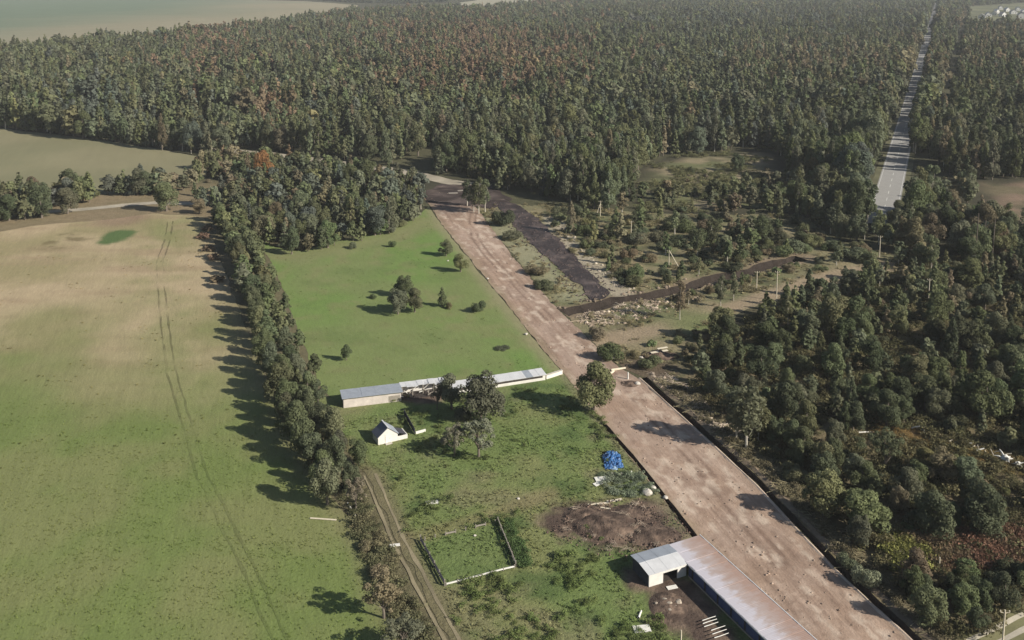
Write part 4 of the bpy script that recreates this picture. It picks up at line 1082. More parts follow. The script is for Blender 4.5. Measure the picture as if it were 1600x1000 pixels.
for i, t in enumerate(TREES):
    t['px'], t['py'] = PIX(t['x'], t['y']); t['i'] = i
    t['size'] = t['h'] * SC(t['py']) if t['py'] > -40 else 0
    t['var'] = int(RNG.integers(NVAR[t['shape']])); t['rz'] = float(RNG.uniform(0, 6.28)); t['tint'] = tint_of(t['word'])
in_view = lambda t: -20 < t['px'] < 1620 and t['py'] - t['size'] < 1000 and t['py'] > 0
LIMIT = {'round': 290, 'column': 150, 'birch': 90, 'cone': 60, 'bush': 260, 'sparse': 60}
single = set()
for shp, lim in LIMIT.items():
    c = [t for t in TREES if t['shape'] == shp and in_view(t) and t['zone'] != 'hero']
    c.sort(key=lambda t: -t['size'])
    c = [t for t in c if t['zone'] != 'forest' or t['py'] > 215]
    for t in [t for t in TREES if t['shape'] == shp and t['zone'] == 'hero'] + c[:lim]: single.add(t['i'])
# labels
ONES = ['', 'first', 'second', 'third', 'fourth', 'fifth', 'sixth', 'seventh', 'eighth', 'ninth', 'tenth', 'eleventh', 'twelfth', 'thirteenth', 'fourteenth', 'fifteenth', 'sixteenth', 'seventeenth', 'eighteenth', 'nineteenth']
TENS = [('', ''), ('', ''), ('twenty', 'twentieth'), ('thirty', 'thirtieth'), ('forty', 'fortieth'), ('fifty', 'fiftieth'), ('sixty', 'sixtieth'), ('seventy', 'seventieth'), ('eighty', 'eightieth'), ('ninety', 'ninetieth')]
def ordinal(n):
    if n < 20: return ONES[n]
    return TENS[n // 10][1] if n % 10 == 0 else TENS[n // 10][0] + '-' + ONES[n % 10]
belt = sorted([t for t in TREES if t['zone'] == 'belt' and t['i'] in single], key=lambda t: t['y'])
for k, t in enumerate(belt):
    t['label'] = '%s tree of the belt, %s from its near end by the rutted track' % (t['word'], 'first' if not k else ordinal(k + 1))
scr = sorted([t for t in TREES if t['zone'] == 'belt scrub'], key=lambda t: t['y'])
for k, t in enumerate(scr):
    t['label'] = 'low reddish scrub bush on the field side of the belt, %s from the near end' % ['first', 'second', 'third', 'fourth', 'fifth'][k]
bins = {}
for t in TREES:
    if t['i'] in single and t['label'] is None:
        d = np.hypot(LMW[:, 0] - t['x'], LMW[:, 1] - t['y'])
        j = int(d.argmin())
        bins.setdefault((t['shape'], j), []).append((d[j], t))
for (shp, j), rows in bins.items():
    rows.sort(key=lambda r: r[0])
    for k, (d, t) in enumerate(rows):
        t['label'] = '%s %s %sclosest to %s' % (t['word'], KIND[shp][2].replace(' upright', ''), '' if not k else ordinal(k + 1) + ' ', LANDMARKS[j][0])
NEAR_PX = 20
for t in TREES:
    if t['i'] not in single: continue
    nm, cat, _ = KIND[t['shape']]
    nh, nw = SHAPES[t['shape']][:2]
    tm, cm, fm = PROTO[t['shape']][t['var']]
    sc = (t['w'] / nw, t['w'] / nw, t['h'] / nh)
    root = empty(nm, (t['x'], t['y'], 0.0), t['rz'])
    root.scale = sc
    tag(root, t['label'], cat, GROUPS[t['zone']])
    link('trunk' if t['shape'] != 'bush' else 'stem', tm, root)
    c = link('crown' if t['shape'] != 'bush' else 'foliage', cm, root)
    c['tint'] = [float(v) for v in t['tint']] + [1.0]

def instancer(name, pts, rot, scl, idx, tint, protos):
    """one object of stuff: many small plants or clods on points"""
    me = bpy.data.meshes.new(name)
    me.from_pydata(np.asarray(pts).tolist(), [], [])
    for nm, ty, key, arr in (('rot', 'FLOAT_VECTOR', 'vector', rot), ('scl', 'FLOAT_VECTOR', 'vector', scl), ('idx', 'INT', 'value', idx), ('tint', 'FLOAT_COLOR', 'color', np.hstack([tint, np.ones((len(tint), 1))]))):
        a = me.attributes.new(nm, ty, 'POINT')
        a.data.foreach_set(key, np.ascontiguousarray(arr, np.int32 if ty == 'INT' else np.float32).ravel())
    o = link(name, me)
    col = bpy.data.collections.new(name + '_forms')
    for k, pm in enumerate(protos):
        col.objects.link(bpy.data.objects.new('%s_form_%03d' % (name, k), pm))
    ng = bpy.data.node_groups.new(name + '_spread', 'GeometryNodeTree')
    ng.interface.new_socket('Geometry', in_out='INPUT', socket_type='NodeSocketGeometry')
    ng.interface.new_socket('Geometry', in_out='OUTPUT', socket_type='NodeSocketGeometry')
    gi, go = ng.nodes.new('NodeGroupInput'), ng.nodes.new('NodeGroupOutput')
    ci = ng.nodes.new('GeometryNodeCollectionInfo')
    ci.inputs['Collection'].default_value = col
    ci.inputs['Separate Children'].default_value = True
    ci.inputs['Reset Children'].default_value = True
    ip = ng.nodes.new('GeometryNodeInstanceOnPoints')
    ip.inputs['Pick Instance'].default_value = True
    def attr(nm, ty):
        n = ng.nodes.new('GeometryNodeInputNamedAttribute'); n.data_type = ty; n.inputs['Name'].default_value = nm
        return next(s for s in n.outputs if s.enabled and s.name == 'Attribute')
    er = ng.nodes.new('FunctionNodeEulerToRotation')
    ng.links.new(attr('rot', 'FLOAT_VECTOR'), er.inputs[0])
    ng.links.new(gi.outputs[0], ip.inputs['Points'])
    ng.links.new(ci.outputs[0], ip.inputs['Instance'])
    ng.links.new(attr('idx', 'INT'), ip.inputs['Instance Index'])
    ng.links.new(er.outputs[0], ip.inputs['Rotation'])
    ng.links.new(attr('scl', 'FLOAT_VECTOR'), ip.inputs['Scale'])
    ng.links.new(ip.outputs[0], go.inputs[0])
    md = o.modifiers.new('spread', 'NODES'); md.node_group = ng
    tag(o, kind='stuff')
    return o
protos, base = [], {}
for shp in SHAPES:
    base[shp] = len(protos)
    protos += [p[2] for p in PROTO[shp]]
rest = [t for t in TREES if t['i'] not in single]
def mass(name, ts):
    if not ts: return
    instancer(name, [(t['x'], t['y'], 0) for t in ts], [(0, 0, t['rz']) for t in ts],
              [(t['w'] / SHAPES[t['shape']][1], t['w'] / SHAPES[t['shape']][1], t['h'] / SHAPES[t['shape']][0]) for t in ts],
              [base[t['shape']] + t['var'] for t in ts], np.array([t['tint'] for t in ts]), protos)
mass('forest', [t for t in rest if t['zone'] == 'forest'])
mass('undergrowth', [t for t in rest if t['zone'] != 'forest'])
print('TREES', len(TREES), 'single', len(single))

# ---------------------------------------------------------------- poles, fences and small things
def pole(px, py, h, strut=None, label='', arm=True, lean=0.0, mat=M_wood, r=.11):
    x, y = G(px, py)
    o = empty('utility_pole' if arm else 'bare_trunk' if 'trunk' in label else 'wooden_post', (x, y, 0.0), RNG.uniform(-.3, .3))
    tag(o, label, 'pole' if arm else 'tree trunk' if 'trunk' in label else 'post')
    V, Fs = tube([(0, 0, -.3), (lean * h * .5, 0, h * .5), (lean * h, 0, h)], [r * 1.15, r, r * .8], 8)
    link('pole_shaft', mesh_np('pole_shaft', V, Fs, [mat]), o)
    if strut is not None:
        V, Fs = tube([(strut, -.4, -.2), (.12, 0, h * .93)], [r, r * .8], 7)
        link('strut', mesh_np('strut', V, Fs, [mat]), o)
    if arm:
        for q in (-.55, .55):
            part('insulator', [bar((lean * h + q * .2, 0, h - .3 - .2 * abs(q)), (lean * h + q, 0, h - .3), .07), box(lean * h + q - .06, lean * h + q + .06, -.06, .06, h - .27, h - .05)], mat, o)
    return o
pole(1045, 418, 5.2, 3.2, 'wooden utility pole with slanting strut on the scrub', True, mat=M_palewood)
pole(938, 338, 5.5, -1.6, 'far wooden utility pole with strut before the shaded wood', True, mat=M_palewood)
pole(986, 374, 6.0, None, 'pale straight pole on the scrub between two strutted poles', True, mat=M_palewood)
pole(1213, 470, 8.0, None, 'pale utility pole standing beside the sandy path', True, mat=M_palewood)
pole(1182, 455, 5.5, None, 'pale pole right of the young birches at the trench', True, mat=M_palewood)
pole(1374, 402, 6.5, None, 'pale pole at the edge of the wood below the highway', True, mat=M_palewood)
pole(1566, 1012, 5.2, None, 'pale pole beside the gravel track in the bottom right corner', True, mat=M_palewood)
pole(1467, 893, 2.2, None, 'short pale post standing in the red brown glade', False, mat=M_palewood, r=.1)
pole(1450, 480, 7.5, None, 'pale pole rising among the right wood below the sandy path', True, mat=M_palewood)
pole(1064, 1006, 1.9, None, 'short post before the long wing of the stable', False, mat=M_palewood, r=.09)
pole(981, 593, 1.6, None, 'short white post at the crossing of the dirt strip', False, mat=M_whitewood, r=.16)
for k, (px, py, h) in enumerate([(1523, 412, 15), (1550, 405, 12), (1536, 400, 11)]):
    pole(px, py, h, None, ['tallest of three bare pale trunks in the right wood', 'rightmost of three bare pale trunks in the right wood', 'rear middle one of three bare pale trunks'][k], False, lean=.01, mat=M_bark, r=.15)

# corral of low plank walls
co = empty('corral_fence', (*G(657, 846), 0.05))
tag(co, 'low plank corral around a green patch with a bleached front rail', 'fence')
cw = np.array(G(657, 846))
def side(a, b, mat, h, n, gap=0.0, thick=.12):
    A, B = np.array(G(*a)) - cw, np.array(G(*b)) - cw
    for i in range(n + 1):
        p = A + (B - A) * i / n
        part('post', [box(p[0] - .08, p[0] + .08, p[1] - .08, p[1] + .08, 0, h + .12)], M_wood, co)
    for i in range(n):
        if RNG.random() < gap: continue
        p, q = A + (B - A) * (i + .02) / n, A + (B - A) * (i + .98) / n
        for z in ((.25, .62) if h > .6 else (.3,)):
            part('plank', [bar((*p, z), (*q, z + RNG.uniform(-.04, .04)), thick, .18)], mat, co)
side((657, 846), (695, 916), M_darkwood, .9, 5)
side((697, 916), (804, 888), M_whitewood, .4, 6, thick=.13)
side((806, 886), (778, 817), M_wood, .8, 5)
side((664, 845), (774, 818), M_wood, .45, 7, gap=.55, thick=.16)
# dark plank wall beside the small house
pw = empty('plank_wall', (*G(648, 679), 0.05))
tag(pw, 'dark plank wall running away beside the small white house', 'fence')
cw2 = np.array(G(648, 679)); e2 = np.array(G(632, 650)) - cw2
for i in range(5):
    p = e2 * i / 4
    part('post', [box(p[0] - .08, p[0] + .08, p[1] - .08, p[1] + .08, 0, 1.2)], M_darkwood, pw)
for i in range(4):
    for z in (.25, .62, .98): part('plank', [bar((*(e2 * (i + .02) / 4), z), (*(e2 * (i + .98) / 4), z), .07, .33)], M_darkwood, pw)
q = np.array(G(665, 675)) - cw2
part('plank', [bar((.2, 0, .3), (*q, .3), .12, .5)], M_whitewood, pw)['label'] = 'bleached end board'

def lump(rng, sx, sy, sz, sub=2, rough=.28):
    bm = bmesh.new()
    bmesh.ops.create_icosphere(bm, subdivisions=sub, radius=1)
    off = rng.uniform(0, 100, 3)
    V = np.array([v.co[:] for v in bm.verts]); Fs = [tuple(v.index for v in f.verts) for f in bm.faces]
    bm.free()
    k = 1 + rough * 2 * (fbm(V[:, 0] * 1.0 + off[0] + V[:, 2], V[:, 1] + off[1] - V[:, 2] * .7, .9, 3, 5) - .5)
    V = V * k[:, None] * np.array([sx, sy, sz])
    return V, Fs
def stone(px, py, w, label, group=None, name='stone', mat=None, hr=.6, cat='stone'):
    x, y = G(px, py)
    V, Fs = lump(RNG, w / 2, w / 2 * RNG.uniform(.7, 1.1), w / 2 * hr, 2, .4)
    o = link(name, mesh_np(name, V, Fs, [mat or M_stone]), None, (x, y, w / 2 * hr * .55 + .05))
    tag(o, label, cat, group)
    return o
def stick(px, py, length, ang, w, label, name='log', mat=None, group=None, cat='log', z=None, tilt=0.0):
    x, y = G(px, py)
    V, Fs = tube([(-length / 2, 0, -tilt / 2), (-.1 * length, RNG.uniform(-.05, .05), 0), (length / 2, 0, tilt / 2)], [w * .5, w * .47, w * .36], 7)
    o = link(name, mesh_np(name, V, Fs, [mat or M_whitewood]), None, (x, y, (z if z is not None else w * .5 + .06) + abs(tilt) / 2))
    o.rotation_euler = (0, 0, ang)
    tag(o, label, cat, group)
    return o
def board(px, py, length, width, ang, label, mat, name='board', group=None, z=.12, tilt=.05, cat='board'):
    x, y = G(px, py)
    V, Fs = box(-length / 2, length / 2, -width / 2, width / 2, -.03, .03)
    o = link(name, mesh_np(name, V, Fs, [mat]), None, (x, y, z + width * abs(tilt) * .5))
    o.rotation_euler = (tilt, 0, ang)
    tag(o, label, cat, group)
    return o
def heap(px, py, w, d, h, label, mat, name='soil_heap', cat='heap', seed=0, rough=.5):
    x, y = G(px, py)
    n = 26
    u = np.linspace(-1, 1, n)
    X, Y = np.meshgrid(u, u)
    r = np.hypot(X, Y)
    Z = np.clip(1 - r, 0, 1) ** .8 * (0.45 + rough * 1.3 * fbm(X.ravel() * w, Y.ravel() * d, 2.0, 4, seed).reshape(X.shape)) * h - .06
    V = np.column_stack([X.ravel() * w / 2, Y.ravel() * d / 2, Z.ravel()])
    Fs = [(j * n + i, j * n + i + 1, (j + 1) * n + i + 1, (j + 1) * n + i) for j in range(n - 1) for i in range(n - 1)]
    k = fbm(V[:, 0], V[:, 1], 1.2, 3, seed + 3)
    cols = mixc((0.075, 0.053, 0.042), (0.19, 0.135, 0.10), sstep(.35, .75, k))
    o = link(name, mesh_np(name, V, Fs, [mat], cols=cols, smooth=True), None, (x, y, .05))
    tag(o, label, cat)
    return o
heap(948, 822, 11, 9, 1.9, 'large dark brown earth heap in the yard left of the strip', M_soil, seed=3)
heap(912, 806, 7, 6, 1.1, 'lower brown earth heap on the left flank of the large one', M_soil, seed=4)
heap(1020, 838, 9, 6, 1.2, 'dark earth heap directly behind the white stable wing', M_soil, seed=5)
heap(985, 802, 7, 5, .9, 'low reddish brown heap under the pale debris beside the strip', M_soil, seed=6)
heap(1044, 948, 5.5, 6.5, .9, 'brown rubble heap in front of the white stable wing', M_soil, seed=7)
heap(1032, 556, 9, 5, 1.6, 'sandy rubble heap at the upper right of the crossing', M_soil, seed=8)
heap(985, 600, 5, 4, .5, 'low soil heap on the crossing beside the white boulder', M_soil, seed=9)

# blue tarpaulin heap
def tarp():
    x, y = G(957, 722)
    root = empty('tarpaulin', (x, y, .05))
    tag(root, 'crumpled bright blue tarpaulin heap beside the left edge of the strip', 'tarpaulin')
    m = plain('blue_plastic', (0.035, 0.11, 0.27), 0.45, 0.4, 0.3, 1.2)
    m2 = plain('pale_blue_plastic', (0.22, 0.32, 0.44), 0.45, 0.4, 0.3, 1.2)
    for (ox, oy, w, d, h, mm, s_, lab) in [(0, 1.0, 3.4, 5.2, 1.1, m, 1, None), (-.7, -1.6, 2.0, 2.2, .6, m, 2, None), (.9, -1.2, 1.8, 2.2, .7, m, 5, None), (-1.0, 1.6, 1.4, 1.6, .8, m2, 3, 'pale blue fold'), (.6, 2.4, 1.3, 1.6, .9, m2, 4, 'pale blue fold'), (.1, -2.2, 1.2, 1.2, .5, m2, 6, 'pale blue fold')]:
        n = 18
        u = np.linspace(-1, 1, n); X, Y = np.meshgrid(u, u)
        r = np.hypot(X, Y) * (.75 + .5 * fbm(np.arctan2(Y, X).ravel() * 2 + 20 * s_, X.ravel() * .3, .9, 3, s_).reshape(X.shape))
        f = np.abs(fbm(X.ravel() * w, Y.ravel() * d, .8, 4, 40 + s_).reshape(X.shape) - .5) * 2
        Z = np.clip(1.05 - r, 0, 1) ** .4 * h * (.35 + 1.1 * f)
        V = np.column_stack([ox + X.ravel() * w / 2 * (1 + .25 * (f.ravel() - .4)), oy + Y.ravel() * d / 2, Z.ravel()])
        Fs = [(j * n + i, j * n + i + 1, (j + 1) * n + i + 1, (j + 1) * n + i) for j in range(n - 1) for i in range(n - 1)]
        o = link('tarp_sheet', mesh_np('tarp_sheet', V, Fs, [mm]), root)
        if lab: o['label'] = lab
tarp()
# pale scraps and rubble of the yard
board(942, 750, 2.6, 1.6, .2, 'pale flat sheet lying at the left end of the yard rubbish', M_whitewood)
board(934, 757, 1.5, .9, .6, 'small pale sheet just below the flat one in the yard rubbish', M_whitewood)
stone(956, 742, .7, 'white lump above the flat pale sheet in the yard rubbish')
stone(971, 742, .8, 'white lump between flat sheet and upright board in the yard rubbish')
stick(986, 743, 1.9, 1.4, .35, 'pale upright-lying stick at the strip edge in the yard rubbish')
stone(1012, 772, 1.6, 'large cream rubble lump beside the strip edge')
stone(1020, 764, 1.1, 'smaller cream rubble lump behind the large one at the strip edge')
stone(1008, 764, .8, 'smallest cream rubble lump at the strip edge, left of the others')
stone(1040, 779, .9, 'lone cream stone touching the dark left ditch of the strip')
board(935, 788, 3.6, .35, .15, 'long pale plank behind the brown heap', M_palewood)
board(960, 783, 2.6, .5, .3, 'shorter pale plank behind the brown heap', M_palewood)
board(946, 795, 1.6, .3, -.3, 'short pale plank lying on the reddish heap slope', M_palewood)
stone(942, 822, .6, 'small pale stone on top of the dark earth heap')
board(675, 786, 2.0, .9, .2, 'white torn sheet on the yard grass', M_whitewood, 'white_scrap', cat='scrap')
board(617, 853, 1.5, .6, .2, 'white board lying across the rutted track', M_whitewood)
stone(810, 780, .5, 'tiny white stone on the grass above the corral')
stone(742, 838, .5, 'tiny white stone on the grass at the top corral rail')
board(505, 812, 4.2, .3, -.12, 'long pale pole lying on the field at the near end of the belt', M_palewood)
stick(551, 800, 5.2, -1.1, .22, 'pale fallen trunk at the near tip of the belt', 'log')
board(1003, 984, 2.2, 1.3, .15, 'white pallet lying on the weeds left of the stable', M_whitewood, 'pallet', cat='pallet')
stick(1000, 962, 1.5, 1.2, .3, 'short pale stump piece above the white pallet')
M_rubble = plain('dusty_rubble', (0.40, 0.34, 0.27), 0.95, 0.05, 0.4, 2.0, bump=0.4)
for k, (px, py, w) in enumerate([(1039, 941, .8), (1049, 940, .5), (1060, 944, .9), (1045, 948, 1.1), (1036, 949, .5), (1047, 957, .7), (1025, 946, .4), (1056, 951, .4)]):
    o = stone(px, py, w, 'pale stone of the rubble in front of the stable, %s' % ['rear left', 'rear middle', 'rear right', 'centre', 'left', 'front', 'far left', 'far right'][k], 'pale stones in front of the stable')
    o.location.z = .35; o.rotation_euler = (0, 0, k * 1.3); o.data.materials[0] = M_rubble
board(1050, 919, 1.5, .7, .3, 'white board on the ground in the stable opening', M_whitewood)
for k, (px, py) in enumerate([(1108, 972), (1109, 977), (1111, 982), (1122, 988), (1124, 994), (1127, 1000)]):
    stick(px, py, 2.2, .42, .11, 'white pole lying before the dark stable wall, %s' % ['topmost', 'second from the top', 'third from the top', 'fourth from the top', 'fifth from the top', 'lowest'][k], 'pole', M_whitewood, 'white poles before the stable', 'pole', z=.55 + .02 * k)
# crossing
stick(966, 579, 3.4, .35, .55, 'cream coloured trunk lying at the crossing behind the egg shaped tree', 'log', M_palewood)
stick(956, 584, 1.6, .9, .5, 'short cream log at the left end of the crossing trunk', 'log', M_palewood)
stone(996, 601, 1.2, 'white boulder lying on the dirt at the crossing')
board(1030, 556, 4.2, .7, .35, 'pale long slab on the sandy heap above the crossing', M_palewood, z=1.0)
board(1035, 549, 2.6, .6, .4, 'pale short slab at the back of the sandy heap', M_palewood, z=.8)
stone(1002, 560, 1.0, 'pale lump left of the sandy heap above the crossing')
stone(958, 560, .9, 'pale lump on the strip edge above the crossing')
stone(822, 523, .9, 'lone white stone on the left edge of the far strip')
stone(700, 408, .6, 'small pale stone on the left strip edge beside the two meadow trees')
stone(762, 436, .7, 'pale stone halfway along the left edge of the far strip')
for k, (px, py) in enumerate([(780, 462), (770, 448), (783, 459)]):
    pass
board(708, 303, 3.5, 1.6, .1, 'pale sheet on the dark soil at the far end of the strip', M_wood, z=.3)
board(720, 299, 2.5, 1.2, .3, 'smaller pale sheet behind the one at the strip end', M_wood, z=.3)
# pale logs along the orange glade
for k in range(22):
    t = k / 21
    px, py = 1428 + 150 * t + RNG.uniform(-4, 4), 672 + 50 * t + RNG.uniform(-3, 3)
    stick(px, py, RNG.uniform(.8, 1.7), RNG.uniform(-.8, 1.6), RNG.uniform(.14, .3), 'pale log along the orange glade, %s in the row' % (['leftmost'] + ['%s from the left' % w for w in 'second third fourth fifth sixth seventh eighth ninth tenth eleventh twelfth thirteenth fourteenth fifteenth sixteenth seventeenth eighteenth nineteenth twentieth twenty-first'.split()] + ['rightmost'])[k], 'log', M_palewood if k % 3 else M_whitewood, 'pale logs along the orange glade', tilt=RNG.uniform(0, .7), z=.55)
def stump(px, py, w, label):
    x, y = G(px, py)
    ps = [lump(RNG, w * .22, w * .2, w * .22, 2, .5)]
    for k in range(9):
        a, e = RNG.uniform(0, 6.28), RNG.uniform(-.1, .9)
        d = np.array([math.cos(a) * math.cos(e), math.sin(a) * math.cos(e), math.sin(e)]) * w * RNG.uniform(.3, .6)
        ps.append(tube([(0, 0, 0), d * .6 + (0, 0, .1), d], [w * .07, w * .05, w * .02], 6))
    V, Fs = merge(ps)
    tag(link('root_stump', mesh_np('root_stump', V, Fs, [M_whitewood]), None, (x, y, w * .3)), label, 'stump')
stump(1570, 724, 3.0, 'whitish root stump with splayed roots near the right frame edge')
stump(1590, 731, 2.2, 'smaller whitish root stump right of the large splayed one')
for k, (px, py, l_) in enumerate([(1208, 640, 3), (1222, 632, 2.5), (1232, 645, 2), (1200, 655, 2.2)]):
    stick(px, py, l_, .3 + k, .35, 'pale log in the gap right of the birches, %s' % ['longest', 'rear', 'right', 'front'][k], group='pale logs in the gap right of the birches')
stick(1362, 676, 5, .1, .25, 'long thin pale log at the left tip of the orange glade')

# ---------------------------------------------------------------- grass, weeds, clods: stuff on the ground
def tuft(rng, blades, h, spread, wid):
    V, Fs = [], []
    for k in range(blades):
        a = rng.uniform(0, 6.28); r = rng.uniform(0, spread)
        c = np.array([math.cos(a) * r, math.sin(a) * r, 0])
        l_ = rng.uniform(.25, .75) * h
        b = rng.uniform(0, 6.28); d_ = np.array([math.cos(b), math.sin(b), 0]); s_ = np.array([-d_[1], d_[0], 0]) * wid * .5
        c[2] = rng.uniform(0, .12); tip = c + d_ * l_ * 1.6 + np.array([0, 0, l_ * rng.uniform(.3, .9)])
        i0 = len(V); V += [c - s_, c + s_, tip]; Fs.append((i0, i0 + 1, i0 + 2))
    return np.array(V), Fs
TUFTS = []
for k in range(4):
    v, f = tuft(np.random.default_rng(k), 16, .42, .42, .26)
    TUFTS.append(mesh_np('tuft', v, f, [M_blade]))
WEEDS = []
for k in range(3):
    rng = np.random.default_rng(60 + k)
    cl = np.array([[rng.normal() * .3, rng.normal() * .3, .2 + rng.uniform(0, .25), .35, .8] for _ in range(6)])
    v, f = leaves(rng, cl, 170, .14, .7)
    WEEDS.append(mesh_np('weed', v, f, [M_weed]))
CLODS = []
for k in range(4):
    v, f = lump(np.random.default_rng(80 + k), .5, .42, .32, 1, .5)
    CLODS.append(mesh_np('clod', v, f, [M_clod]))
STICKS = []
for k in range(3):
    rng = np.random.default_rng(90 + k)
    ps = []
    for q in range(7):
        a = rng.uniform(0, 3.14); c = rng.normal(size=3) * np.array([.5, .5, .1]); c[2] = abs(c[2]) + .1
        d = np.array([math.cos(a), math.sin(a), rng.uniform(-.1, .25)]) * rng.uniform(.4, 1.1)
        ps.append(bar(c - d, c + d, .06))
    v, f = merge(ps)
    STICKS.append(mesh_np('sticks', v, f, [M_clod]))
def spread_poly(name, poly, n, colfn, protos, size, gain=(.8, 1.3), mask=None, z=.05, seed=0, extra=None):
    rng = np.random.default_rng(seed)
    P = GP(poly)
    x0, y0 = P.min(0); x1, y1 = P.max(0)
    x, y = rng.uniform(x0, x1, n), rng.uniform(y0, y1, n)
    k = pip(x, y, P)
    for h in HOLES: k &= ~pip(x, y, h)
    k &= segd(x, y, GP(D1)) > 1.9
    px, py = PIX(x, y)
    k &= (px > -60) & (px < 1660) & (py < 1080)
    x, y = x[k], y[k]
    if mask is not None:
        k = rng.random(len(x)) < mask(x, y)
        x, y = x[k], y[k]
    n = len(x)
    col = colfn(x, y) * rng.uniform(*gain, n)[:, None] * (1.3 if protos is TUFTS else 1.45 if protos is not CLODS else 1.0)
    s_ = rng.uniform(*size, n)
    instancer(name, np.column_stack([x, y, np.full(n, z)]), np.column_stack([np.zeros(n), np.zeros(n), rng.uniform(0, 6.28, n)]),
              np.column_stack([s_, s_, s_ * (rng.uniform(1.0, 1.7, n) if protos is TUFTS else rng.uniform(.7, 1.2, n))]), rng.integers(len(protos), size=n), col, protos)
spread_poly('grass', [(-120, 560), (400, 560), (520, 760), (585, 900), (650, 1010), (700, 1150), (-120, 1150)], 36000, lambda x, y: col_left(x, y) * np.array([.95, .97, .85]), TUFTS, (.18, .42), (.8, 1.15),
            lambda x, y: sstep(195, 135, y) * (.35 + .5 * sstep(.35, .7, fbm(x * .6, y * 1.4, 6, 3, 71))), seed=1)
spread_poly('grass', [(-120, 400), (330, 350), (400, 560), (520, 760), (-120, 760)], 9000, lambda x, y: col_left(x, y) * np.array([.92, .9, .8]), TUFTS, (.3, .7), (.6, 1.1),
            lambda x, y: .35 * sstep(.5, .66, fbm(x * .5, y * 1.6, 6, 3, 72)), seed=2)
spread_poly('grass', [(520, 660), (900, 600), (990, 720), (1090, 850), (1250, 1100), (740, 1150), (640, 900)], 20000, col_farm, TUFTS, (.25, .65), (.6, 1.35),
            lambda x, y: (.2 + .8 * sstep(.45, .6, fbm(x, y, 4, 3, 73))) * (segd(x, y, TRACK2) > 1.6) * (np.min([np.hypot((x - G(*p)[0]) / rx, (y - G(*p)[1]) / ry) for p, rx, ry in YARD_MUD_SHADE], axis=0) > .9), seed=3)
spread_poly('grass', MID_PX, 5000, lambda x, y: col_mid(x, y) * np.array([.97, .97, .9]), TUFTS, (.2, .5), (.7, 1.1), lambda x, y: .1 + .7 * sstep(.5, .66, fbm(x, y, 9, 3, 74)), seed=4)
spread_poly('undergrowth', CLEAR_T, 3500, lambda x, y: mixc((.16, .15, .075), (.09, .10, .05), fbm(x, y, 9, 3, 10)), WEEDS, (.8, 2.2), (.6, 1.3), lambda x, y: sstep(.4, .6, fbm(x, y, 12, 3, 79)), seed=24)
_L3, _R3, _m3 = offset_line(GP(D3), 3.2, 0)
for sd_, ln_ in ((25, _L3), (26, _R3)):
    spread_poly('soil_clods', [(870, 478), (950, 450), (1260, 385), (1275, 412), (1050, 475), (880, 502)], 2600, lambda x, y: mixc((.07, .05, .04), (.34, .27, .2), fbm(x, y, 1.5, 2, 22)), CLODS, (.35, 1.3), (.6, 1.3), lambda x, y, ln_=ln_: 1.0 * (segd(x, y, ln_) < 1.3) * (fbm(x, y, 4, 2, sd_) > .4), seed=sd_, z=.1)
spread_poly('weeds', [(690, 920), (900, 860), (1010, 900), (1090, 1100), (760, 1150)], 900, lambda x, y: mixc((.1, .14, .045), (.13, .15, .055), fbm(x, y, 3, 2, 5)), WEEDS, (.5, 1.3), (.6, 1.25),
            lambda x, y: sstep(.46, .6, fbm(x, y, 5, 3, 75)), seed=5)
spread_poly('weeds', [(530, 632), (690, 620), (900, 600), (1080, 840), (820, 860), (640, 850), (560, 700)], 1500, lambda x, y: mixc((.085, .12, .042), (.14, .15, .06), fbm(x, y, 3, 2, 6)), WEEDS, (.5, 1.2), (.6, 1.2),
            lambda x, y: sstep(.58, .7, fbm(x, y, 6, 3, 76)), seed=6)
spread_poly('weeds', [(930, 742), (1000, 738), (1025, 775), (960, 778)], 170, lambda x, y: mixc((.09, .12, .065), (.2, .22, .16), fbm(x, y, 1, 2, 7)), WEEDS, (.5, 1.2), (.7, 1.3), seed=7)
spread_poly('weeds', [(778, 815), (800, 812), (830, 885), (808, 890)], 260, lambda x, y: mixc((.06, .10, .035), (.09, .13, .05), fbm(x, y, 1, 2, 8)), WEEDS, (.6, 1.2), (.7, 1.2), seed=8)
spread_poly('weeds', [(530, 760), (580, 760), (700, 1010), (720, 1150), (660, 1150), (600, 960), (560, 850)], 1900, lambda x, y: mixc((.16, .135, .08), (.10, .11, .055), fbm(x, y, 2, 2, 9)), WEEDS, (.6, 1.5), (.6, 1.3),
            lambda x, y: (segd(x, y, TRACK2) > 2.0) * 1.0, seed=9)
spread_poly('undergrowth', SCRUB_PX, 15000, lambda x, y: mixc((.17, .16, .08), (.26, .21, .13), fbm(x, y, 5, 3, 10)), WEEDS + TUFTS, (.5, 1.5), (.5, 1.3), lambda x, y: (.05 + .8 * sstep(.48, .66, fbm(x, y, 7, 3, 77))) * sstep(1.5, 4, segd(x, y, PATH_B)) * (segd(x, y, GP(D3)) > 3.4) * ~pip(x, y, GP(PEAT_PX)), seed=10)
spread_poly('undergrowth', GLADE_B, 2600, lambda x, y: col_gladeb(x, y) * 1.05, WEEDS, (1.0, 2.2), (.6, 1.3), seed=11)
spread_poly('undergrowth', GLADE_A, 2400, lambda x, y: mixc((.24, .15, .07), (.2, .18, .07), fbm(x, y, 4, 3, 12)), WEEDS, (.5, 1.1), (.6, 1.3), seed=12)
spread_poly('undergrowth', [(1000, 586), (1080, 610), (1240, 760), (1400, 930), (1500, 1010), (1570, 1120), (1440, 1000), (1250, 822), (1060, 640)], 4200, lambda x, y: mixc((.10, .09, .05), (.2, .17, .11), fbm(x, y, 3, 3, 13)), WEEDS + STICKS, (.7, 1.6), (.6, 1.3), seed=13)
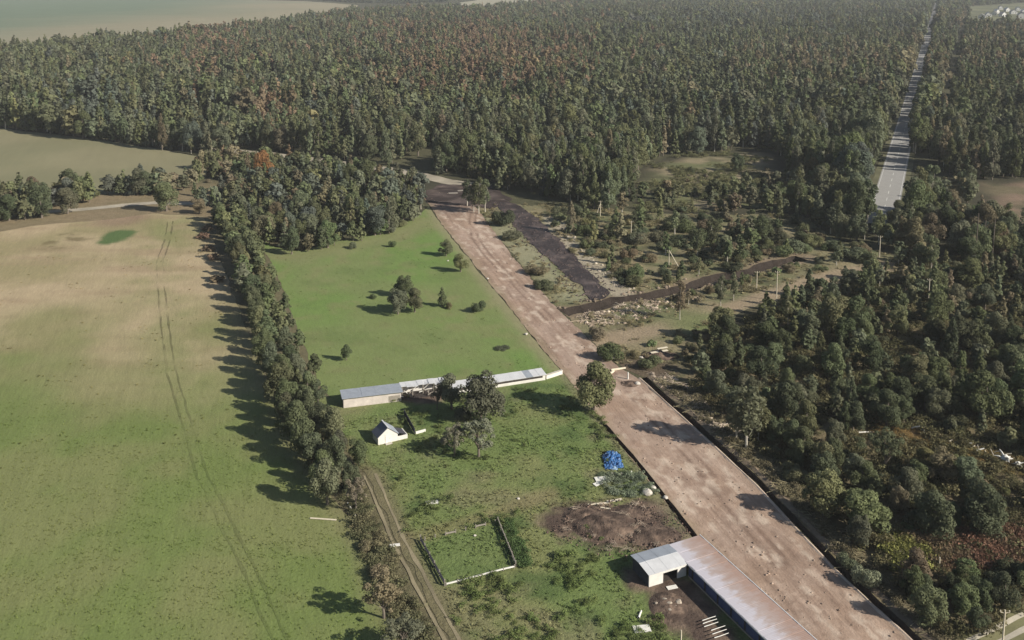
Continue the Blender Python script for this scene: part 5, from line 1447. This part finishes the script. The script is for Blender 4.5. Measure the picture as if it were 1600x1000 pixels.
spread_poly('undergrowth', RW, 9000, lambda x, y: mixc((.07, .075, .035), (.13, .11, .06), fbm(x, y, 3, 3, 14)), WEEDS, (1.0, 2.6), (.6, 1.3), seed=14)
spread_poly('soil_clods', DIRT_PX, 15000, lambda x, y: mixc((.30, .21, .155), (.42, .33, .26), fbm(x, y, 1.5, 2, 15)), CLODS, (.12, .5), (.6, 1.2), lambda x, y: .12 + .7 * sstep(.52, .68, fbm(x, y, 4, 3, 78)) + .3 * sstep(1.5, .2, segd(x, y, STRIP_R)), z=.1, seed=15)
spread_poly('soil_clods', [(900, 790), (1000, 780), (1090, 830), (1070, 850), (960, 880), (850, 835)], 900, lambda x, y: mixc((.09, .06, .05), (.22, .155, .12), fbm(x, y, 1, 2, 16)), CLODS, (.12, .42), (.6, 1.3), z=.35, seed=16)
spread_poly('brushwood', [(900, 790), (1000, 780), (1070, 840), (960, 880), (880, 830)], 60, lambda x, y: mixc((.12, .09, .07), (.36, .3, .23), fbm(x, y, 1, 2, 17)), STICKS, (.3, .7), (.6, 1.3), z=.5, seed=17)
spread_poly('rubble', [(858, 338), (905, 392), (940, 432), (985, 462), (1010, 468), (1005, 456), (960, 432), (915, 385), (872, 336)], 600, lambda x, y: mixc((.26, .22, .17), (.42, .37, .3), fbm(x, y, 1, 2, 18)), CLODS + STICKS, (.4, 1.2), (.6, 1.2), seed=18)
spread_poly('rubble', [(895, 492), (960, 478), (1045, 465), (1100, 462), (1000, 500), (930, 515)], 500, lambda x, y: mixc((.16, .11, .08), (.42, .36, .28), fbm(x, y, 1, 2, 19)), CLODS + STICKS, (.5, 1.5), (.6, 1.2), seed=19)
spread_poly('brushwood', [(1012, 582), (1050, 590), (1095, 612), (1130, 660), (1160, 690), (1150, 700), (1070, 638)], 420, lambda x, y: mixc((.16, .12, .09), (.40, .34, .27), fbm(x, y, 1, 2, 20)), STICKS + CLODS, (.6, 1.4), (.6, 1.2), seed=20)
spread_poly('soil_clods', [(764, 310), (842, 345), (962, 455), (905, 476), (838, 398), (762, 328)], 3000, lambda x, y: mixc((.05, .038, .035), (.17, .13, .12), fbm(x, y, 1, 2, 21)), CLODS, (.2, .7), (.6, 1.3), z=.12, seed=21)

# ---------------------------------------------------------------- thin haze round the camera and the whole scene
HAZE = 0.0001
hb = bpy.data.meshes.new('haze')
v, f = box(-5200, 5200, -300, 7600, -1.5, 97)
hb.from_pydata(v.tolist(), [], [tuple(q) for q in f])
hm = bpy.data.materials.new('haze_air'); hm.use_nodes = True
nt = hm.node_tree
nt.nodes.remove(nt.nodes['Principled BSDF'])
pv = nt.nodes.new('ShaderNodeVolumePrincipled')
pv.inputs['Color'].default_value = (0.9, 0.92, 0.93, 1)
pv.inputs['Density'].default_value = HAZE
nt.links.new(pv.outputs[0], nt.nodes['Material Output'].inputs['Volume'])
hb.materials.append(hm)
tag(link('haze', hb), kind='stuff')
